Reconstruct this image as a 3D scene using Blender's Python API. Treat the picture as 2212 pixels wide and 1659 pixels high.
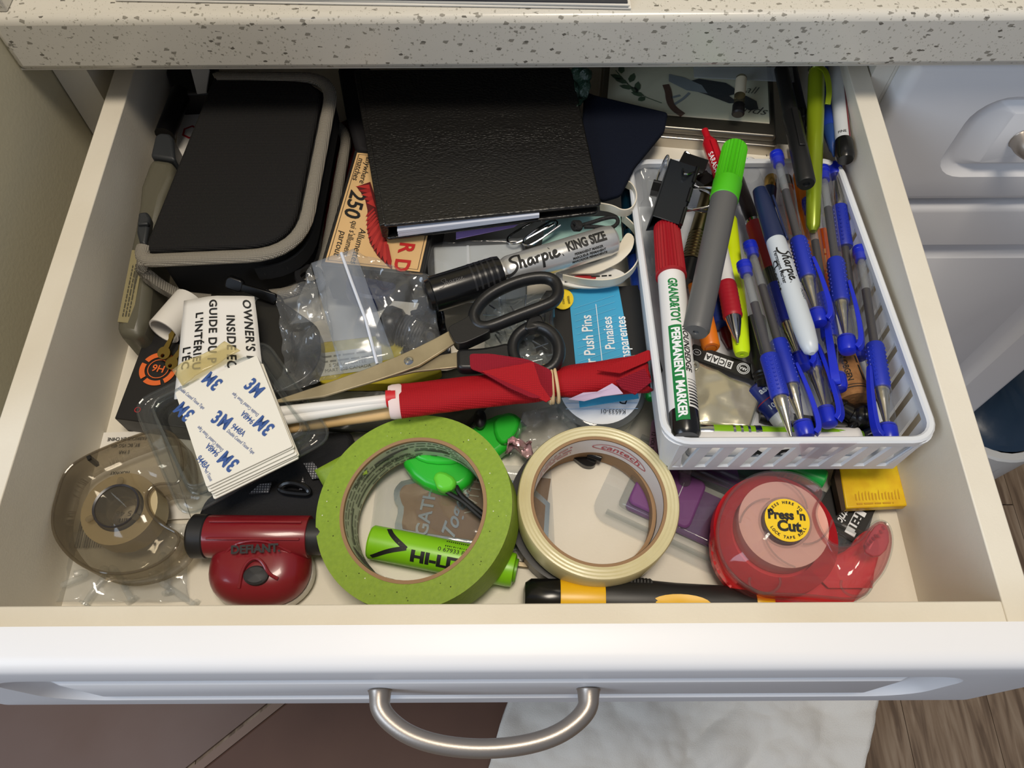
import bpy, bmesh, math, random
from mathutils import Vector as V, Matrix, noise
for o in list(bpy.data.objects): bpy.data.objects.remove(o)
S = bpy.context.scene
C = S.collection
rnd = random.Random(7)
PI = math.pi
# ------------------------------------------------------------------ camera
F, HC = 1700.0, 0.4193
PITCH, ROLL = math.atan(3237/1700.0), math.radians(.3)
cp, sp, cr, sr = math.cos(PITCH), math.sin(PITCH), math.cos(ROLL), math.sin(ROLL)
AX_R, AX_U, AX_F = V((cr, -sr*sp, -sr*cp)), V((sr, cr*sp, cr*cp)), V((0, cp, -sp))
cam = bpy.data.objects.new('camera', bpy.data.cameras.new('camera'))
cam.data.sensor_fit = 'HORIZONTAL'; cam.data.sensor_width = 36; cam.data.lens = 36*F/2212
cam.data.clip_start = .01
cam.matrix_world = Matrix((AX_R, AX_U, -AX_F)).transposed().to_4x4()
cam.location = (0, 0, HC)
C.objects.link(cam); S.camera = cam
# ------------------------------------------------------------------ light
world = bpy.data.worlds.new('room'); S.world = world; world.use_nodes = True
world.node_tree.nodes['Background'].inputs[0].default_value = (.80, .86, 1, 1)
world.node_tree.nodes['Background'].inputs[1].default_value = .23
def area(name, loc, target, sx, sy, power, col):
    l = bpy.data.lights.new(name, 'AREA'); l.shape = 'RECTANGLE'; l.size = sx; l.size_y = sy
    l.energy = power; l.color = col
    o = bpy.data.objects.new(name, l); C.objects.link(o); o.location = loc
    o.rotation_euler = (V(target)-V(loc)).to_track_quat('-Z', 'Y').to_euler(); return o
area('ceiling_light', (.06, .03, 1.62), (.04, .06, 0), .50, .36, 16, (1, .89, .74))
area('window_light', (-1.75, -1.05, 1.30), (.1, .2, 0), 1.3, 1.1, 24, (.70, .83, 1))
S.view_settings.view_transform = 'Standard'; S.view_settings.look = 'None'
S.view_settings.gamma = 1; S.view_settings.use_curve_mapping = False
S.view_settings.exposure = 0.10
S.cycles.transparent_max_bounces = 24
# ------------------------------------------------------------------ helpers
def W(u, v, z=0):
    """point at height z (mm above the drawer floor) on the sight line of photo pixel u, v"""
    z = z/1000.0
    d = AX_F + AX_R*((u-1106)/F) - AX_U*((v-829.5)/F)
    k = (z-HC)/d.z
    return V((d.x*k, d.y*k, z))
def lin(c):
    return tuple((x/255/12.92 if x/255 <= .04045 else ((x/255+.055)/1.055)**2.4) for x in c)+(1,)
def CW(u, v, z):
    p = W(u, v, z); p.x = max(p.x, -.2362); return p
MATS = {}
def mat(name, col, rough=.5, metal=0, spec=.5, coat=0, bump=0, bscale=300, vary=0, vscale=60, col2=None, trans=0, aniso=None):
    """principled material; bump / colour variation from noise in object space"""
    if name in MATS: return MATS[name]
    m = bpy.data.materials.new(name); m.use_nodes = True; nt = m.node_tree; b = nt.nodes['Principled BSDF']
    b.inputs['Base Color'].default_value = lin(col); b.inputs['Roughness'].default_value = rough
    b.inputs['Metallic'].default_value = metal; b.inputs['Specular IOR Level'].default_value = spec
    b.inputs['Coat Weight'].default_value = coat; b.inputs['Coat Roughness'].default_value = .08
    if trans: b.inputs['Subsurface Weight'].default_value = trans; b.inputs['Subsurface Radius'].default_value = (.004, .003, .002); b.inputs['Subsurface Scale'].default_value = .5
    if bump or vary:
        tc = nt.nodes.new('ShaderNodeTexCoord'); mp = nt.nodes.new('ShaderNodeMapping')
        nt.links.new(tc.outputs['Object'], mp.inputs[0])
        if aniso: mp.inputs['Scale'].default_value = aniso
    if vary:
        n = nt.nodes.new('ShaderNodeTexNoise'); n.inputs['Scale'].default_value = vscale; n.inputs['Detail'].default_value = 6
        r = nt.nodes.new('ShaderNodeMix'); r.data_type = 'RGBA'
        r.inputs[6].default_value = lin(col); r.inputs[7].default_value = lin(col2 or tuple(x*.75 for x in col))
        mr = nt.nodes.new('ShaderNodeMapRange'); mr.inputs[1].default_value = .5-.5*(1-vary)-.02; mr.inputs[2].default_value = .75
        nt.links.new(mp.outputs[0], n.inputs['Vector']); nt.links.new(n.outputs[0], mr.inputs[0])
        nt.links.new(mr.outputs[0], r.inputs[0]); nt.links.new(r.outputs[2], b.inputs['Base Color'])
    if bump:
        n = nt.nodes.new('ShaderNodeTexNoise'); n.inputs['Scale'].default_value = bscale; n.inputs['Detail'].default_value = 3
        bp = nt.nodes.new('ShaderNodeBump'); bp.inputs['Strength'].default_value = bump; bp.inputs['Distance'].default_value = .0006
        nt.links.new(mp.outputs[0], n.inputs['Vector']); nt.links.new(n.outputs[0], bp.inputs['Height'])
        nt.links.new(bp.outputs[0], b.inputs['Normal'])
    MATS[name] = m; return m
def weave(name, col, col2, scale=900, rough=.85, bump=.6):
    """woven cloth: two crossed sets of thread waves in object space"""
    if name in MATS: return MATS[name]
    m = mat(name, col, rough, spec=.2); nt = m.node_tree; b = nt.nodes['Principled BSDF']
    tc = nt.nodes.new('ShaderNodeTexCoord'); out = []
    for d in ('X', 'Y'):
        w = nt.nodes.new('ShaderNodeTexWave'); w.bands_direction = d; w.inputs['Scale'].default_value = scale/4; w.inputs['Distortion'].default_value = .4
        nt.links.new(tc.outputs['Object'], w.inputs[0]); out.append(w)
    mu = nt.nodes.new('ShaderNodeMath'); mu.operation = 'MULTIPLY'
    nt.links.new(out[0].outputs['Fac'], mu.inputs[0]); nt.links.new(out[1].outputs['Fac'], mu.inputs[1])
    r = nt.nodes.new('ShaderNodeMix'); r.data_type = 'RGBA'; r.inputs[6].default_value = lin(col2); r.inputs[7].default_value = lin(col)
    nt.links.new(mu.outputs[0], r.inputs[0]); nt.links.new(r.outputs[2], b.inputs['Base Color'])
    bp = nt.nodes.new('ShaderNodeBump'); bp.inputs['Strength'].default_value = bump; bp.inputs['Distance'].default_value = .0004
    nt.links.new(mu.outputs[0], bp.inputs['Height']); nt.links.new(bp.outputs[0], b.inputs['Normal'])
    return m
def clear(name, tint=(250, 250, 250), haze=.04, hazecol=(235, 238, 240), rough=.06, edge=.55, bump=0, bscale=120):
    """thin clear plastic: see-through, tinted, a little milky, glossy towards grazing"""
    if name in MATS: return MATS[name]
    m = bpy.data.materials.new(name); m.use_nodes = True; nt = m.node_tree; nt.nodes.clear()
    o = nt.nodes.new('ShaderNodeOutputMaterial'); t = nt.nodes.new('ShaderNodeBsdfTransparent'); t.inputs[0].default_value = lin(tint)
    d = nt.nodes.new('ShaderNodeBsdfDiffuse'); d.inputs[0].default_value = lin(hazecol)
    g = nt.nodes.new('ShaderNodeBsdfGlossy'); g.inputs['Roughness'].default_value = rough
    a = nt.nodes.new('ShaderNodeMixShader'); a.inputs[0].default_value = haze
    nt.links.new(t.outputs[0], a.inputs[1]); nt.links.new(d.outputs[0], a.inputs[2])
    lw = nt.nodes.new('ShaderNodeLayerWeight'); lw.inputs[0].default_value = .5
    pw = nt.nodes.new('ShaderNodeMath'); pw.operation = 'POWER'; pw.inputs[1].default_value = 4
    ma = nt.nodes.new('ShaderNodeMath'); ma.operation = 'MULTIPLY_ADD'; ma.inputs[1].default_value = edge*.6; ma.inputs[2].default_value = .04
    nt.links.new(lw.outputs['Facing'], pw.inputs[0]); nt.links.new(pw.outputs[0], ma.inputs[0])
    b = nt.nodes.new('ShaderNodeMixShader'); nt.links.new(ma.outputs[0], b.inputs[0]); nt.links.new(a.outputs[0], b.inputs[1]); nt.links.new(g.outputs[0], b.inputs[2])
    if bump:
        n = nt.nodes.new('ShaderNodeTexNoise'); n.inputs['Scale'].default_value = bscale; n.inputs['Detail'].default_value = 2
        bp = nt.nodes.new('ShaderNodeBump'); bp.inputs['Strength'].default_value = bump; bp.inputs['Distance'].default_value = .002
        tc = nt.nodes.new('ShaderNodeTexCoord'); nt.links.new(tc.outputs['Object'], n.inputs[0]); nt.links.new(n.outputs[0], bp.inputs['Height'])
        for x in (g, d): nt.links.new(bp.outputs[0], x.inputs['Normal'])
        nt.links.new(bp.outputs[0], lw.inputs['Normal'])
    nt.links.new(b.outputs[0], o.inputs[0]); MATS[name] = m; return m

def link(name, data, label=None, cat=None, group=None, kind=None):
    o = bpy.data.objects.new(name, data); C.objects.link(o)
    if label: o['label'] = label
    if cat: o['category'] = cat
    if group: o['group'] = group
    if kind: o['kind'] = kind
    return o
ROOTM = {}
def thing(name, label, cat, M=None, group=None):
    o = link(name, None, label, cat, group); o.empty_display_size = .01
    if M is None: M = Matrix()
    if isinstance(M, V): M = Matrix.Translation(M)
    o.matrix_world = M; ROOTM[o.name] = M.copy(); return o
def rootm(o):
    while o.parent: o = o.parent
    return ROOTM.get(o.name, Matrix())
def meshof(name, vf, m, smooth=True, ang=38):
    me = bpy.data.meshes.new(name); me.from_pydata([tuple(p) for p in vf[0]], [], vf[1])
    me.materials.append(m); me.validate()
    if smooth:
        me.polygons.foreach_set('use_smooth', [True]*len(me.polygons))
        me.set_sharp_from_angle(angle=math.radians(ang))
    return me
def part(root, name, vf, m, world=False, smooth=True, bevel=0, seg=2, solid=0, sub=0, ang=38, label=None, kind=None):
    """one mesh object under root (a thing or one of its parts); vf in root-local or world coordinates"""
    if world:
        inv = rootm(root).inverted(); vf = ([inv @ V(p) for p in vf[0]], vf[1])
    o = link(name, meshof(name, vf, m, smooth, ang)); o.parent = root
    mods(o, bevel, seg, solid, sub)
    if label: o['label'] = label
    if kind: o['kind'] = kind
    return o
def mods(o, bevel=0, seg=2, solid=0, sub=0):
    if sub: s = o.modifiers.new('subsurf', 'SUBSURF'); s.levels = s.render_levels = sub
    if solid: s = o.modifiers.new('solidify', 'SOLIDIFY'); s.thickness = solid; s.offset = -1
    if bevel: s = o.modifiers.new('bevel', 'BEVEL'); s.width = bevel; s.segments = seg; s.limit_method = 'ANGLE'; s.angle_limit = math.radians(40)
def one(name, label, cat, vf, m, group=None, kind=None, base=None, **k):
    """a thing that is one mesh, its origin at its base"""
    b = base if base is not None else V((sum(p[0] for p in vf[0])/len(vf[0]), sum(p[1] for p in vf[0])/len(vf[0]), min(p[2] for p in vf[0])))
    vf = ([V(p)-b for p in vf[0]], vf[1])
    sm = k.pop('smooth', True); an = k.pop('ang', 38)
    o = link(name, meshof(name, vf, m, sm, an), label, cat, group, kind); o.location = b
    ROOTM[o.name] = Matrix.Translation(b)
    mods(o, **k); return o
def copy_tree(o, M=None, label=None, parent=None):
    c = o.copy(); C.objects.link(c)
    if parent: c.parent = parent
    if M is not None: c.matrix_world = M; ROOTM[c.name] = M.copy()
    if label: c['label'] = label
    for ch in list(o.children): copy_tree(ch, parent=c)
    return c
# shapes: every one returns (verts, faces)
def join(*vfs):
    v, f = [], []
    for a in vfs:
        n = len(v); v += list(a[0]); f += [tuple(i+n for i in q) for q in a[1]]
    return v, f
def xf(vf, M): return [M @ V(p) for p in vf[0]], vf[1]
def box(x0, x1, y0, y1, z0, z1):
    v = [V((x, y, z)) for z in (z0, z1) for y in (y0, y1) for x in (x0, x1)]
    return v, [(0, 2, 3, 1), (4, 5, 7, 6), (0, 1, 5, 4), (2, 6, 7, 3), (0, 4, 6, 2), (1, 3, 7, 5)]
def prism(top, t, d=None):
    """closed slab: polygon top (3-D points), t thick along d (default straight down)"""
    n = len(top); top = [V(p) for p in top]
    nr = sum(((top[i]-top[0]).cross(top[(i+1) % n]-top[0]) for i in range(n)), V((0, 0, 0)))
    if nr.z < 0: top.reverse()
    d = V((0, 0, -1)) if d is None else d
    v = top+[p+d*t for p in top]
    return v, [tuple(range(n)), tuple(range(2*n-1, n-1, -1))]+[(i, i+n, (i+1) % n+n, (i+1) % n) for i in range(n)]
def p2(pts, z0, z1): return prism([V((x, y, z1)) for x, y in pts], z1-z0)
def flat(pts, z=0):
    v = [V((x, y, z)) for x, y in pts]; return v, [tuple(range(len(v)))]
def rrect(x0, x1, y0, y1, r, n=5):
    out = []
    for cx, cy, a in ((x1-r, y0+r, -PI/2), (x1-r, y1-r, 0), (x0+r, y1-r, PI/2), (x0+r, y0+r, PI)):
        for i in range(n+1): t = a+PI/2*i/n; out.append((cx+r*math.cos(t), cy+r*math.sin(t)))
    return out
def rpoly(pts, r, n=4):
    """round the corners of a 3-D polygon"""
    out = []; N = len(pts); pts = [V(p) for p in pts]
    for i in range(N):
        p, a, b = pts[i], pts[i-1], pts[(i+1) % N]
        rr = r[i] if isinstance(r, (list, tuple)) else r
        da, db = a-p, b-p; ra = min(rr, da.length*.48); rb = min(rr, db.length*.48)
        s, e = p+da.normalized()*ra, p+db.normalized()*rb
        for k in range(n+1):
            t = k/n; out.append(s*(1-t)**2+p*2*t*(1-t)+e*t*t)
    return out
def lathe(prof, n=28, closed=False, flute=None, cap=True):
    """profile (r, z) about local Z"""
    v, f = [], []; m = len(prof)
    for r, z in prof:
        for k in range(n):
            a = 2*PI*k/n; q = r
            if flute and flute[1] <= z <= flute[2]: q = r-flute[3]*1.5*(.5-.5*math.cos(a*flute[0]))
            v.append(V((q*math.cos(a), q*math.sin(a), z)))
    for i in range(m if closed else m-1):
        a, b = i*n, ((i+1) % m)*n
        for k in range(n): f.append((a+k, a+(k+1) % n, b+(k+1) % n, b+k))
    if cap and not closed:
        f.append(tuple(range(n-1, -1, -1))); f.append(tuple((m-1)*n+k for k in range(n)))
    return v, f
def arc_pts(c, rx, ry, a0, a1, n): return [(c[0]+rx*math.cos(math.radians(a0+(a1-a0)*i/n)), c[1]+ry*math.sin(math.radians(a0+(a1-a0)*i/n))) for i in range(n+1)]
def smooth(pts, it=2, closed=False):
    pts = [V(p) for p in pts]
    for _ in range(it):
        out = [] if closed else [pts[0]]; N = len(pts)
        for i in range(N if closed else N-1):
            a, b = pts[i], pts[(i+1) % N]; out += [a*.75+b*.25, a*.25+b*.75]
        if not closed: out.append(pts[-1])
        pts = out
    return pts
def sweep(path, sec, closed=False, up=V((0, 0, 1)), scale=None, cap=True):
    """sweep a 2-D section (side, up) along a 3-D path with a fixed up hint"""
    path = [V(p) for p in path]; N = len(path); m = len(sec); v, f = [], []
    for i in range(N):
        if closed: t = path[(i+1) % N]-path[i-1]
        else: t = path[min(i+1, N-1)]-path[max(i-1, 0)]
        t.normalize(); u = up[i] if isinstance(up, list) else up
        s = t.cross(u)
        if s.length < 1e-4: s = t.cross(V((1, 0, .1)))
        s.normalize(); w = s.cross(t); k = scale[i] if scale else 1
        for a, b in sec: v.append(path[i]+(s*a+w*b)*k)
    for i in range(N if closed else N-1):
        a, b = i*m, ((i+1) % N)*m
        for k in range(m): f.append((a+k, a+(k+1) % m, b+(k+1) % m, b+k))
    if not closed and cap: f.append(tuple(range(m-1, -1, -1))); f.append(tuple((N-1)*m+k for k in range(m)))
    return v, f
def circ(r, n=10, ry=None): return [(r*math.cos(2*PI*k/n), (ry or r)*math.sin(2*PI*k/n)) for k in range(n)]
def tube(path, r, n=10, closed=False, scale=None): return sweep(path, circ(r, n), closed, scale=scale)
def rect(w, t): return [(-w/2, -t/2), (w/2, -t/2), (w/2, t/2), (-w/2, t/2)]
def FR(o, a, b):
    """frame at o, x towards a, y roughly towards b"""
    x = (a-o).normalized(); z = x.cross(b-o).normalized(); y = z.cross(x)
    return Matrix((x, y, z)).transposed().to_4x4() if False else Matrix.Translation(o) @ Matrix((x, y, z)).transposed().to_4x4()
def AXF(a, b, upv=V((0, 0, 1))):
    """frame with local z from a to b and local x as near up as it goes"""
    z = (b-a).normalized(); x = (upv-z*upv.dot(z)).normalized(); y = z.cross(x)
    return Matrix.Translation(a) @ Matrix((x, y, z)).transposed().to_4x4()
def grid(c00, c10, c11, c01, nu, nv, amp=0, sc=40, seed=0, fn=None):
    """patch between four corner points, wrinkled by noise"""
    v, f = [], []; nr = (c10-c00).cross(c01-c00).normalized()
    for j in range(nv+1):
        for i in range(nu+1):
            a, b = i/nu, j/nv
            p = (c00*(1-a)+c10*a)*(1-b)+(c01*(1-a)+c11*a)*b
            if amp: p = p+nr*amp*noise.fractal(p*sc+V((seed*7.3, seed*3.1, seed)), 1., 2., 3)
            if fn: p = p+nr*fn(a, b)
            v.append(p)
    for j in range(nv):
        for i in range(nu): k = j*(nu+1)+i; f.append((k, k+1, k+nu+2, k+nu+1))
    return v, f
_TC = {}
def text(s, size, sx=1, bold=0, shear=0, sp_=1, cut=0, ax='CENTER'):
    """lettering as a flat mesh centred on the origin (built-in font)"""
    key = (s, size, sx, bold, shear, sp_, cut, ax)
    if key in _TC: return _TC[key]
    cu = bpy.data.curves.new('t', 'FONT'); cu.body = s; cu.size = size; cu.align_x = ax; cu.align_y = 'CENTER'
    cu.shear = shear; cu.space_character = sp_; cu.offset = bold*size; cu.resolution_u = 3
    ob = bpy.data.objects.new('t', cu); me = bpy.data.meshes.new_from_object(ob)
    bm = bmesh.new(); bm.from_mesh(me)
    if cut:
        ys = [w.co.y for w in bm.verts] or [0]; y = min(ys)+cut
        while y < max(ys):
            bmesh.ops.bisect_plane(bm, geom=bm.verts[:]+bm.edges[:]+bm.faces[:], plane_co=(0, y, 0), plane_no=(0, 1, 0)); y += cut
    bm.verts.index_update()
    vf = ([V((w.co.x*sx, w.co.y, 0)) for w in bm.verts], [tuple(w.index for w in q.verts) for q in bm.faces])
    bm.free(); bpy.data.objects.remove(ob); bpy.data.curves.remove(cu); bpy.data.meshes.remove(me)
    _TC[key] = vf; return vf
def at2(vf, x, y, rot=0, z=.0002):
    c, s = math.cos(math.radians(rot)), math.sin(math.radians(rot))
    return [V((x+p.x*c-p.y*s, y+p.x*s+p.y*c, z)) for p in vf[0]], vf[1]
def stroke(pts, w, it=2, closed=False, z=0):
    """a flat pen stroke along 2-D points"""
    P = smooth([V((x, y, 0)) for x, y in pts], it, closed); v, f = [], []; N = len(P)
    for i in range(N):
        t = (P[(i+1) % N]-P[i-1]) if closed else (P[min(i+1, N-1)]-P[max(i-1, 0)])
        if t.length < 1e-9: t = V((1, 0, 0))
        t.normalize(); n = V((-t.y, t.x, 0))*w/2
        v += [P[i]+n+V((0, 0, z)), P[i]-n+V((0, 0, z))]
    for i in range(N if closed else N-1): a, b = 2*i, 2*((i+1) % N); f.append((a, a+1, b+1, b))
    return v, f
def wrap(vf, r, z0, phi=0, d=1, around=False):
    """lay flat lettering on a cylinder about local z"""
    out = []
    for p in vf[0]:
        if around: a, z = phi+d*p.x/r, z0+d*p.y
        else: a, z = phi-d*p.y/r, z0+d*p.x
        out.append(V((r*math.cos(a), r*math.sin(a), z)))
    return out, vf[1]
# logotype strokes of the script word on two of the markers (unit: word height 1)
SCRIPT = [
 [(.95,.95),(.75,1.05),(.45,1.0),(.25,.8),(.35,.6),(.6,.45),(.65,.2),(.4,-.1),(0,-.25),(-.3,-.2)],
 [(.95,1.05),(.9,.6),(.8,.0)], [(.83,.3),(.95,.5),(1.1,.5),(1.12,.2),(1.1,.02),(1.25,.05)],
 [(1.75,.45),(1.55,.5),(1.35,.3),(1.4,.05),(1.6,.1),(1.75,.45),(1.72,.1),(1.85,.05)],
 [(1.95,.5),(2.0,.3),(1.95,.02)], [(1.98,.3),(2.1,.48),(2.28,.45)],
 [(2.42,.55),(2.4,.1),(2.35,-.4)], [(2.42,.35),(2.6,.55),(2.78,.35),(2.65,.08),(2.42,.1)],
 [(2.95,.5),(2.92,.2),(2.98,.03),(3.1,.1)], [(2.98,.78),(3.02,.8)],
 [(3.15,.28),(3.4,.35),(3.38,.52),(3.2,.45),(3.15,.15),(3.35,.02),(3.6,.2)], [(3.75,.03),(3.8,.05)]]
def script(h, w, sx=1):
    vf = join(*[stroke([((x-1.8)*h*sx, (y-.3)*h) for x, y in s], w, 2) for s in SCRIPT]); return vf
def dashes(w, size, x=0, y=0, z=.0003):
    """a line of print too small to read: word-long dashes"""
    out, c = [], -w/2
    while c < w/2:
        d = min(rnd.uniform(1.2, 4)*size, w/2-c); out.append(flat([(x+c, y), (x+c+d, y), (x+c+d, y+size*.55), (x+c, y+size*.55)], z)); c += d+size*.6
    return join(*out)
K = mat('black_plastic', (20, 20, 22), .38)
WH = mat('white_plastic', (228, 230, 232), .35)
# ================================================================== setting
PAINT = mat('white_paint', (236, 232, 222), .42, vary=.25, vscale=9, col2=(226, 221, 208))
PAINTC = mat('white_lacquer', (238, 238, 240), .42, vary=.2, vscale=7, col2=(230, 230, 232))
LAM = mat('white_laminate', (232, 227, 214), .5, bump=.12, bscale=900, vary=.35, vscale=14, col2=(217, 209, 192))
def quartz():
    m = mat('speckled_quartz', (214, 210, 200), .22); nt = m.node_tree; b = nt.nodes['Principled BSDF']
    tc = nt.nodes.new('ShaderNodeTexCoord'); prev = None
    for sc, thr, pick, col, rot, st in ((190, .50, .78, (146, 142, 132), .5, (1, 1.9, 1.5)), (270, .46, .72, (172, 168, 157), -.6, (1.7, 1, 1.5)), (150, .34, .84, (108, 104, 96), 1.2, (1, 2.4, 2.0)), (800, .42, .72, (186, 182, 170), 0, (1, 1.5, 1))):
        mp = nt.nodes.new('ShaderNodeMapping'); mp.inputs['Rotation'].default_value = (rot, rot*.7, rot); mp.inputs['Scale'].default_value = st
        vo = nt.nodes.new('ShaderNodeTexVoronoi'); vo.inputs['Scale'].default_value = sc; vo.distance = 'MINKOWSKI'; vo.inputs['Exponent'].default_value = .9
        nt.links.new(tc.outputs['Object'], mp.inputs[0]); nt.links.new(mp.outputs[0], vo.inputs['Vector'])
        lt = nt.nodes.new('ShaderNodeMath'); lt.operation = 'LESS_THAN'; lt.inputs[1].default_value = thr
        nt.links.new(vo.outputs['Distance'], lt.inputs[0])
        sx = nt.nodes.new('ShaderNodeSeparateColor'); nt.links.new(vo.outputs['Color'], sx.inputs[0])
        gt = nt.nodes.new('ShaderNodeMath'); gt.operation = 'GREATER_THAN'; gt.inputs[1].default_value = pick; nt.links.new(sx.outputs[0], gt.inputs[0])
        mu = nt.nodes.new('ShaderNodeMath'); mu.operation = 'MULTIPLY'; nt.links.new(lt.outputs[0], mu.inputs[0]); nt.links.new(gt.outputs[0], mu.inputs[1])
        r = nt.nodes.new('ShaderNodeMix'); r.data_type = 'RGBA'; nt.links.new(mu.outputs[0], r.inputs[0])
        if prev: nt.links.new(prev.outputs[2], r.inputs[6])
        else: r.inputs[6].default_value = lin((214, 210, 200))
        r.inputs[7].default_value = lin(col); prev = r
    nt.links.new(prev.outputs[2], b.inputs['Base Color']); return m
QZ = quartz()
def wood(name, c1, c2, c3):
    m = mat(name, c1, .45); nt = m.node_tree; b = nt.nodes['Principled BSDF']
    tc = nt.nodes.new('ShaderNodeTexCoord'); mp = nt.nodes.new('ShaderNodeMapping'); mp.inputs['Scale'].default_value = (60, 5, 5)
    n = nt.nodes.new('ShaderNodeTexNoise'); n.inputs['Scale'].default_value = 1.6; n.inputs['Detail'].default_value = 8; n.inputs['Distortion'].default_value = .6
    cr_ = nt.nodes.new('ShaderNodeValToRGB'); e = cr_.color_ramp.elements
    e[0].position = .36; e[0].color = lin(c1); e[1].position = .68; e[1].color = lin(c3); k = e.new(.5); k.color = lin(c2)
    nt.links.new(tc.outputs['Object'], mp.inputs[0]); nt.links.new(mp.outputs[0], n.inputs[0]); nt.links.new(n.outputs[0], cr_.inputs[0]); nt.links.new(cr_.outputs[0], b.inputs['Base Color']); return m
FZ = -.776
WOODF = wood('oak_laminate', (104, 84, 66), (136, 114, 92), (160, 140, 118))
fl = one('floor', None, None, box(-1.5, 2.0, -1.2, .99, FZ-.03, FZ-.004), mat('floor_joint', (60, 48, 40), .8), kind='structure', base=V((0, 0, FZ-.03)))
pm = meshof('plank', p2(rrect(0, .122, 0, .60, .0008, 1), 0, .004), WOODF)
for i in range(27):
    for j in range(5):
        o = link('plank', pm); o.parent = fl
        o.location = (-1.42+i*.123, -1.6+j*.602-(.2*(i % 3)), .026)
WALL = mat('beige_wall_paint', (196, 190, 166), .75, bump=.18, bscale=420)
one('wall_left', None, None, box(-.40, -.2845, .14, 1.3, FZ, 1.66), WALL, kind='structure')
one('wall_back', None, None, box(-.40, 2.0, .99, 1.09, FZ, 1.66), WALL, kind='structure')

def raised(x0, x1, z0, z1, yf, yb, ix, iz, cx=.028, cz=.014, rr=.022, top=.004):
    """cabinet front: slab with rounded edges, a coved groove and a raised field; front face looks to -y"""
    loops = []
    def ring(ax, az, y, r): loops.append([V((x, y, z)) for x, z in rrect(x0+ax, x1-ax, z0+az, z1-az, r, 6)])
    ring(0, 0, yb, .0008); ring(0, 0, yf+top*1.6, .0008); ring(top*.25, top*.25, yf+top*.8, .001); ring(top*.8, top*.8, yf+top*.2, .0015); ring(top*1.7, top*1.7, yf, .002)
    ring(ix, iz, yf, rr); ring(ix+.002, iz+.002, yf+.0022, rr-.002); ring(ix+.006, iz+.005, yf+.005, rr-.005)
    ring(ix+.012, iz+.0075, yf+.0055, rr*.4); ring(ix+cx-.002, iz+cz-.001, yf+.0012, .0012); ring(ix+cx, iz+cz, yf+.0002, .0012)
    v, f = [], []; n = len(loops[0])
    for l in loops: v += l
    for i in range(len(loops)-1):
        for k in range(n): f.append((i*n+k, i*n+(k+1) % n, (i+1)*n+(k+1) % n, (i+1)*n+k))
    f.append(tuple(range(n-1, -1, -1))); f.append(tuple((len(loops)-1)*n+k for k in range(n)))
    return v, f
NICKEL = mat('brushed_nickel', (172, 163, 154), .42, .85, bump=.05, bscale=1200)
def bow(cx, z, yf):
    h = smooth([V((cx-.048, yf, z)), V((cx-.0475, yf-.010, z)), V((cx-.030, yf-.0215, z)), V((cx, yf-.0255, z)), V((cx+.030, yf-.0215, z)), V((cx+.0475, yf-.010, z)), V((cx+.048, yf, z))], 3)
    n = len(h); sc = [1+.35*abs(2*i/(n-1)-1)**3 for i in range(n)]
    return sweep(h, circ(.0042, 14, .0058), scale=sc)
# countertop
ct = thing('countertop', 'pale speckled quartz countertop above the open drawer', 'countertop', V((.4, .68, .10)))
part(ct, 'slab', box(-.2845, 1.2, .3735, .985, .10, .1355), QZ, True, bevel=.0045, seg=3)
part(ct, 'side_splash', box(-.2845, -.2725, .3785, .985, .1356, .26), QZ, True, bevel=.001)
part(ct, 'build_up', box(-.2845, 1.2, .3765, .41, .099, .1), mat('board_edge', (212, 206, 194), .7), True)
# magazine lying on the counter
mg = thing('magazine', 'thin magazine lying at the edge of the speckled countertop', 'magazine', W(800, 5, 136))
a, b = W(250, 3, 136), W(1363, 21, 136)
for k in range(4):
    q = [a+V((.0006*k, .001*(k % 3), 0)), b+V((-.0007*k, .0012*(k % 2), 0)), b+V((-.0007*k-.004, .20, 0)), a+V((.003, .21, 0))]
    part(mg, 'page' if k < 3 else 'cover', prism([p+V((0, 0, .0009*(k+1))) for p in q], .0007), mat('page_paper', (232, 230, 224), .5) if k < 3 else mat('cover_print', (52, 56, 66), .3), True)
part(mg, 'stripe', prism([a+V((.07, .004, .0040)), b+V((-.01, .004, .0040)), b+V((-.01, .007, .0040)), a+V((.07, .007, .0040))], .0002), mat('white_ink', (240, 240, 240), .5), True)
# cabinet around the drawer
cb = thing('base_cabinet', 'white base cabinet the open drawer slides out of', 'cabinet', V((0, .7, FZ)))
for n, bx in (('side_panel', box(-.2835, -.2626, .40, .985, FZ+.1, .099)), ('side_panel', box(.2268, .2388, .40, .985, FZ+.1, .099)), ('back_panel', box(-.2626, .2268, .97, .985, FZ+.1, .099)), ('bottom_panel', box(-.2626, .2268, .40, .97, FZ+.1, FZ+.12)), ('rail', box(-.2626, .2268, .40, .42, -.05, -.033)), ('plinth', box(-.2835, .53, .45, .47, FZ, FZ+.1))):
    part(cb, n, bx, PAINT, True)
dr = part(cb, 'door', raised(-.272, .2385, FZ+.105, -.037, .384, .3995, .05, .05), PAINTC, True)
# neighbouring unit
nb = thing('drawer_unit', 'white cabinet unit with closed drawer to the right of the open drawer', 'cabinet', V((.38, .6, FZ)))
part(nb, 'carcass', box(.2392, .529, .4005, .985, FZ+.1, .099), PAINT, True)
d = part(nb, 'drawer_front', raised(.2412, .527, -.029, .0945, .384, .4, .052, .026), PAINTC, True)
part(d, 'handle', bow(.384, .033, .3838), NICKEL, True)
part(nb, 'door', raised(.2412, .527, FZ+.12, -.0345, .384, .4, .045, .045, .03, .018), PAINTC, True)
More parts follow.
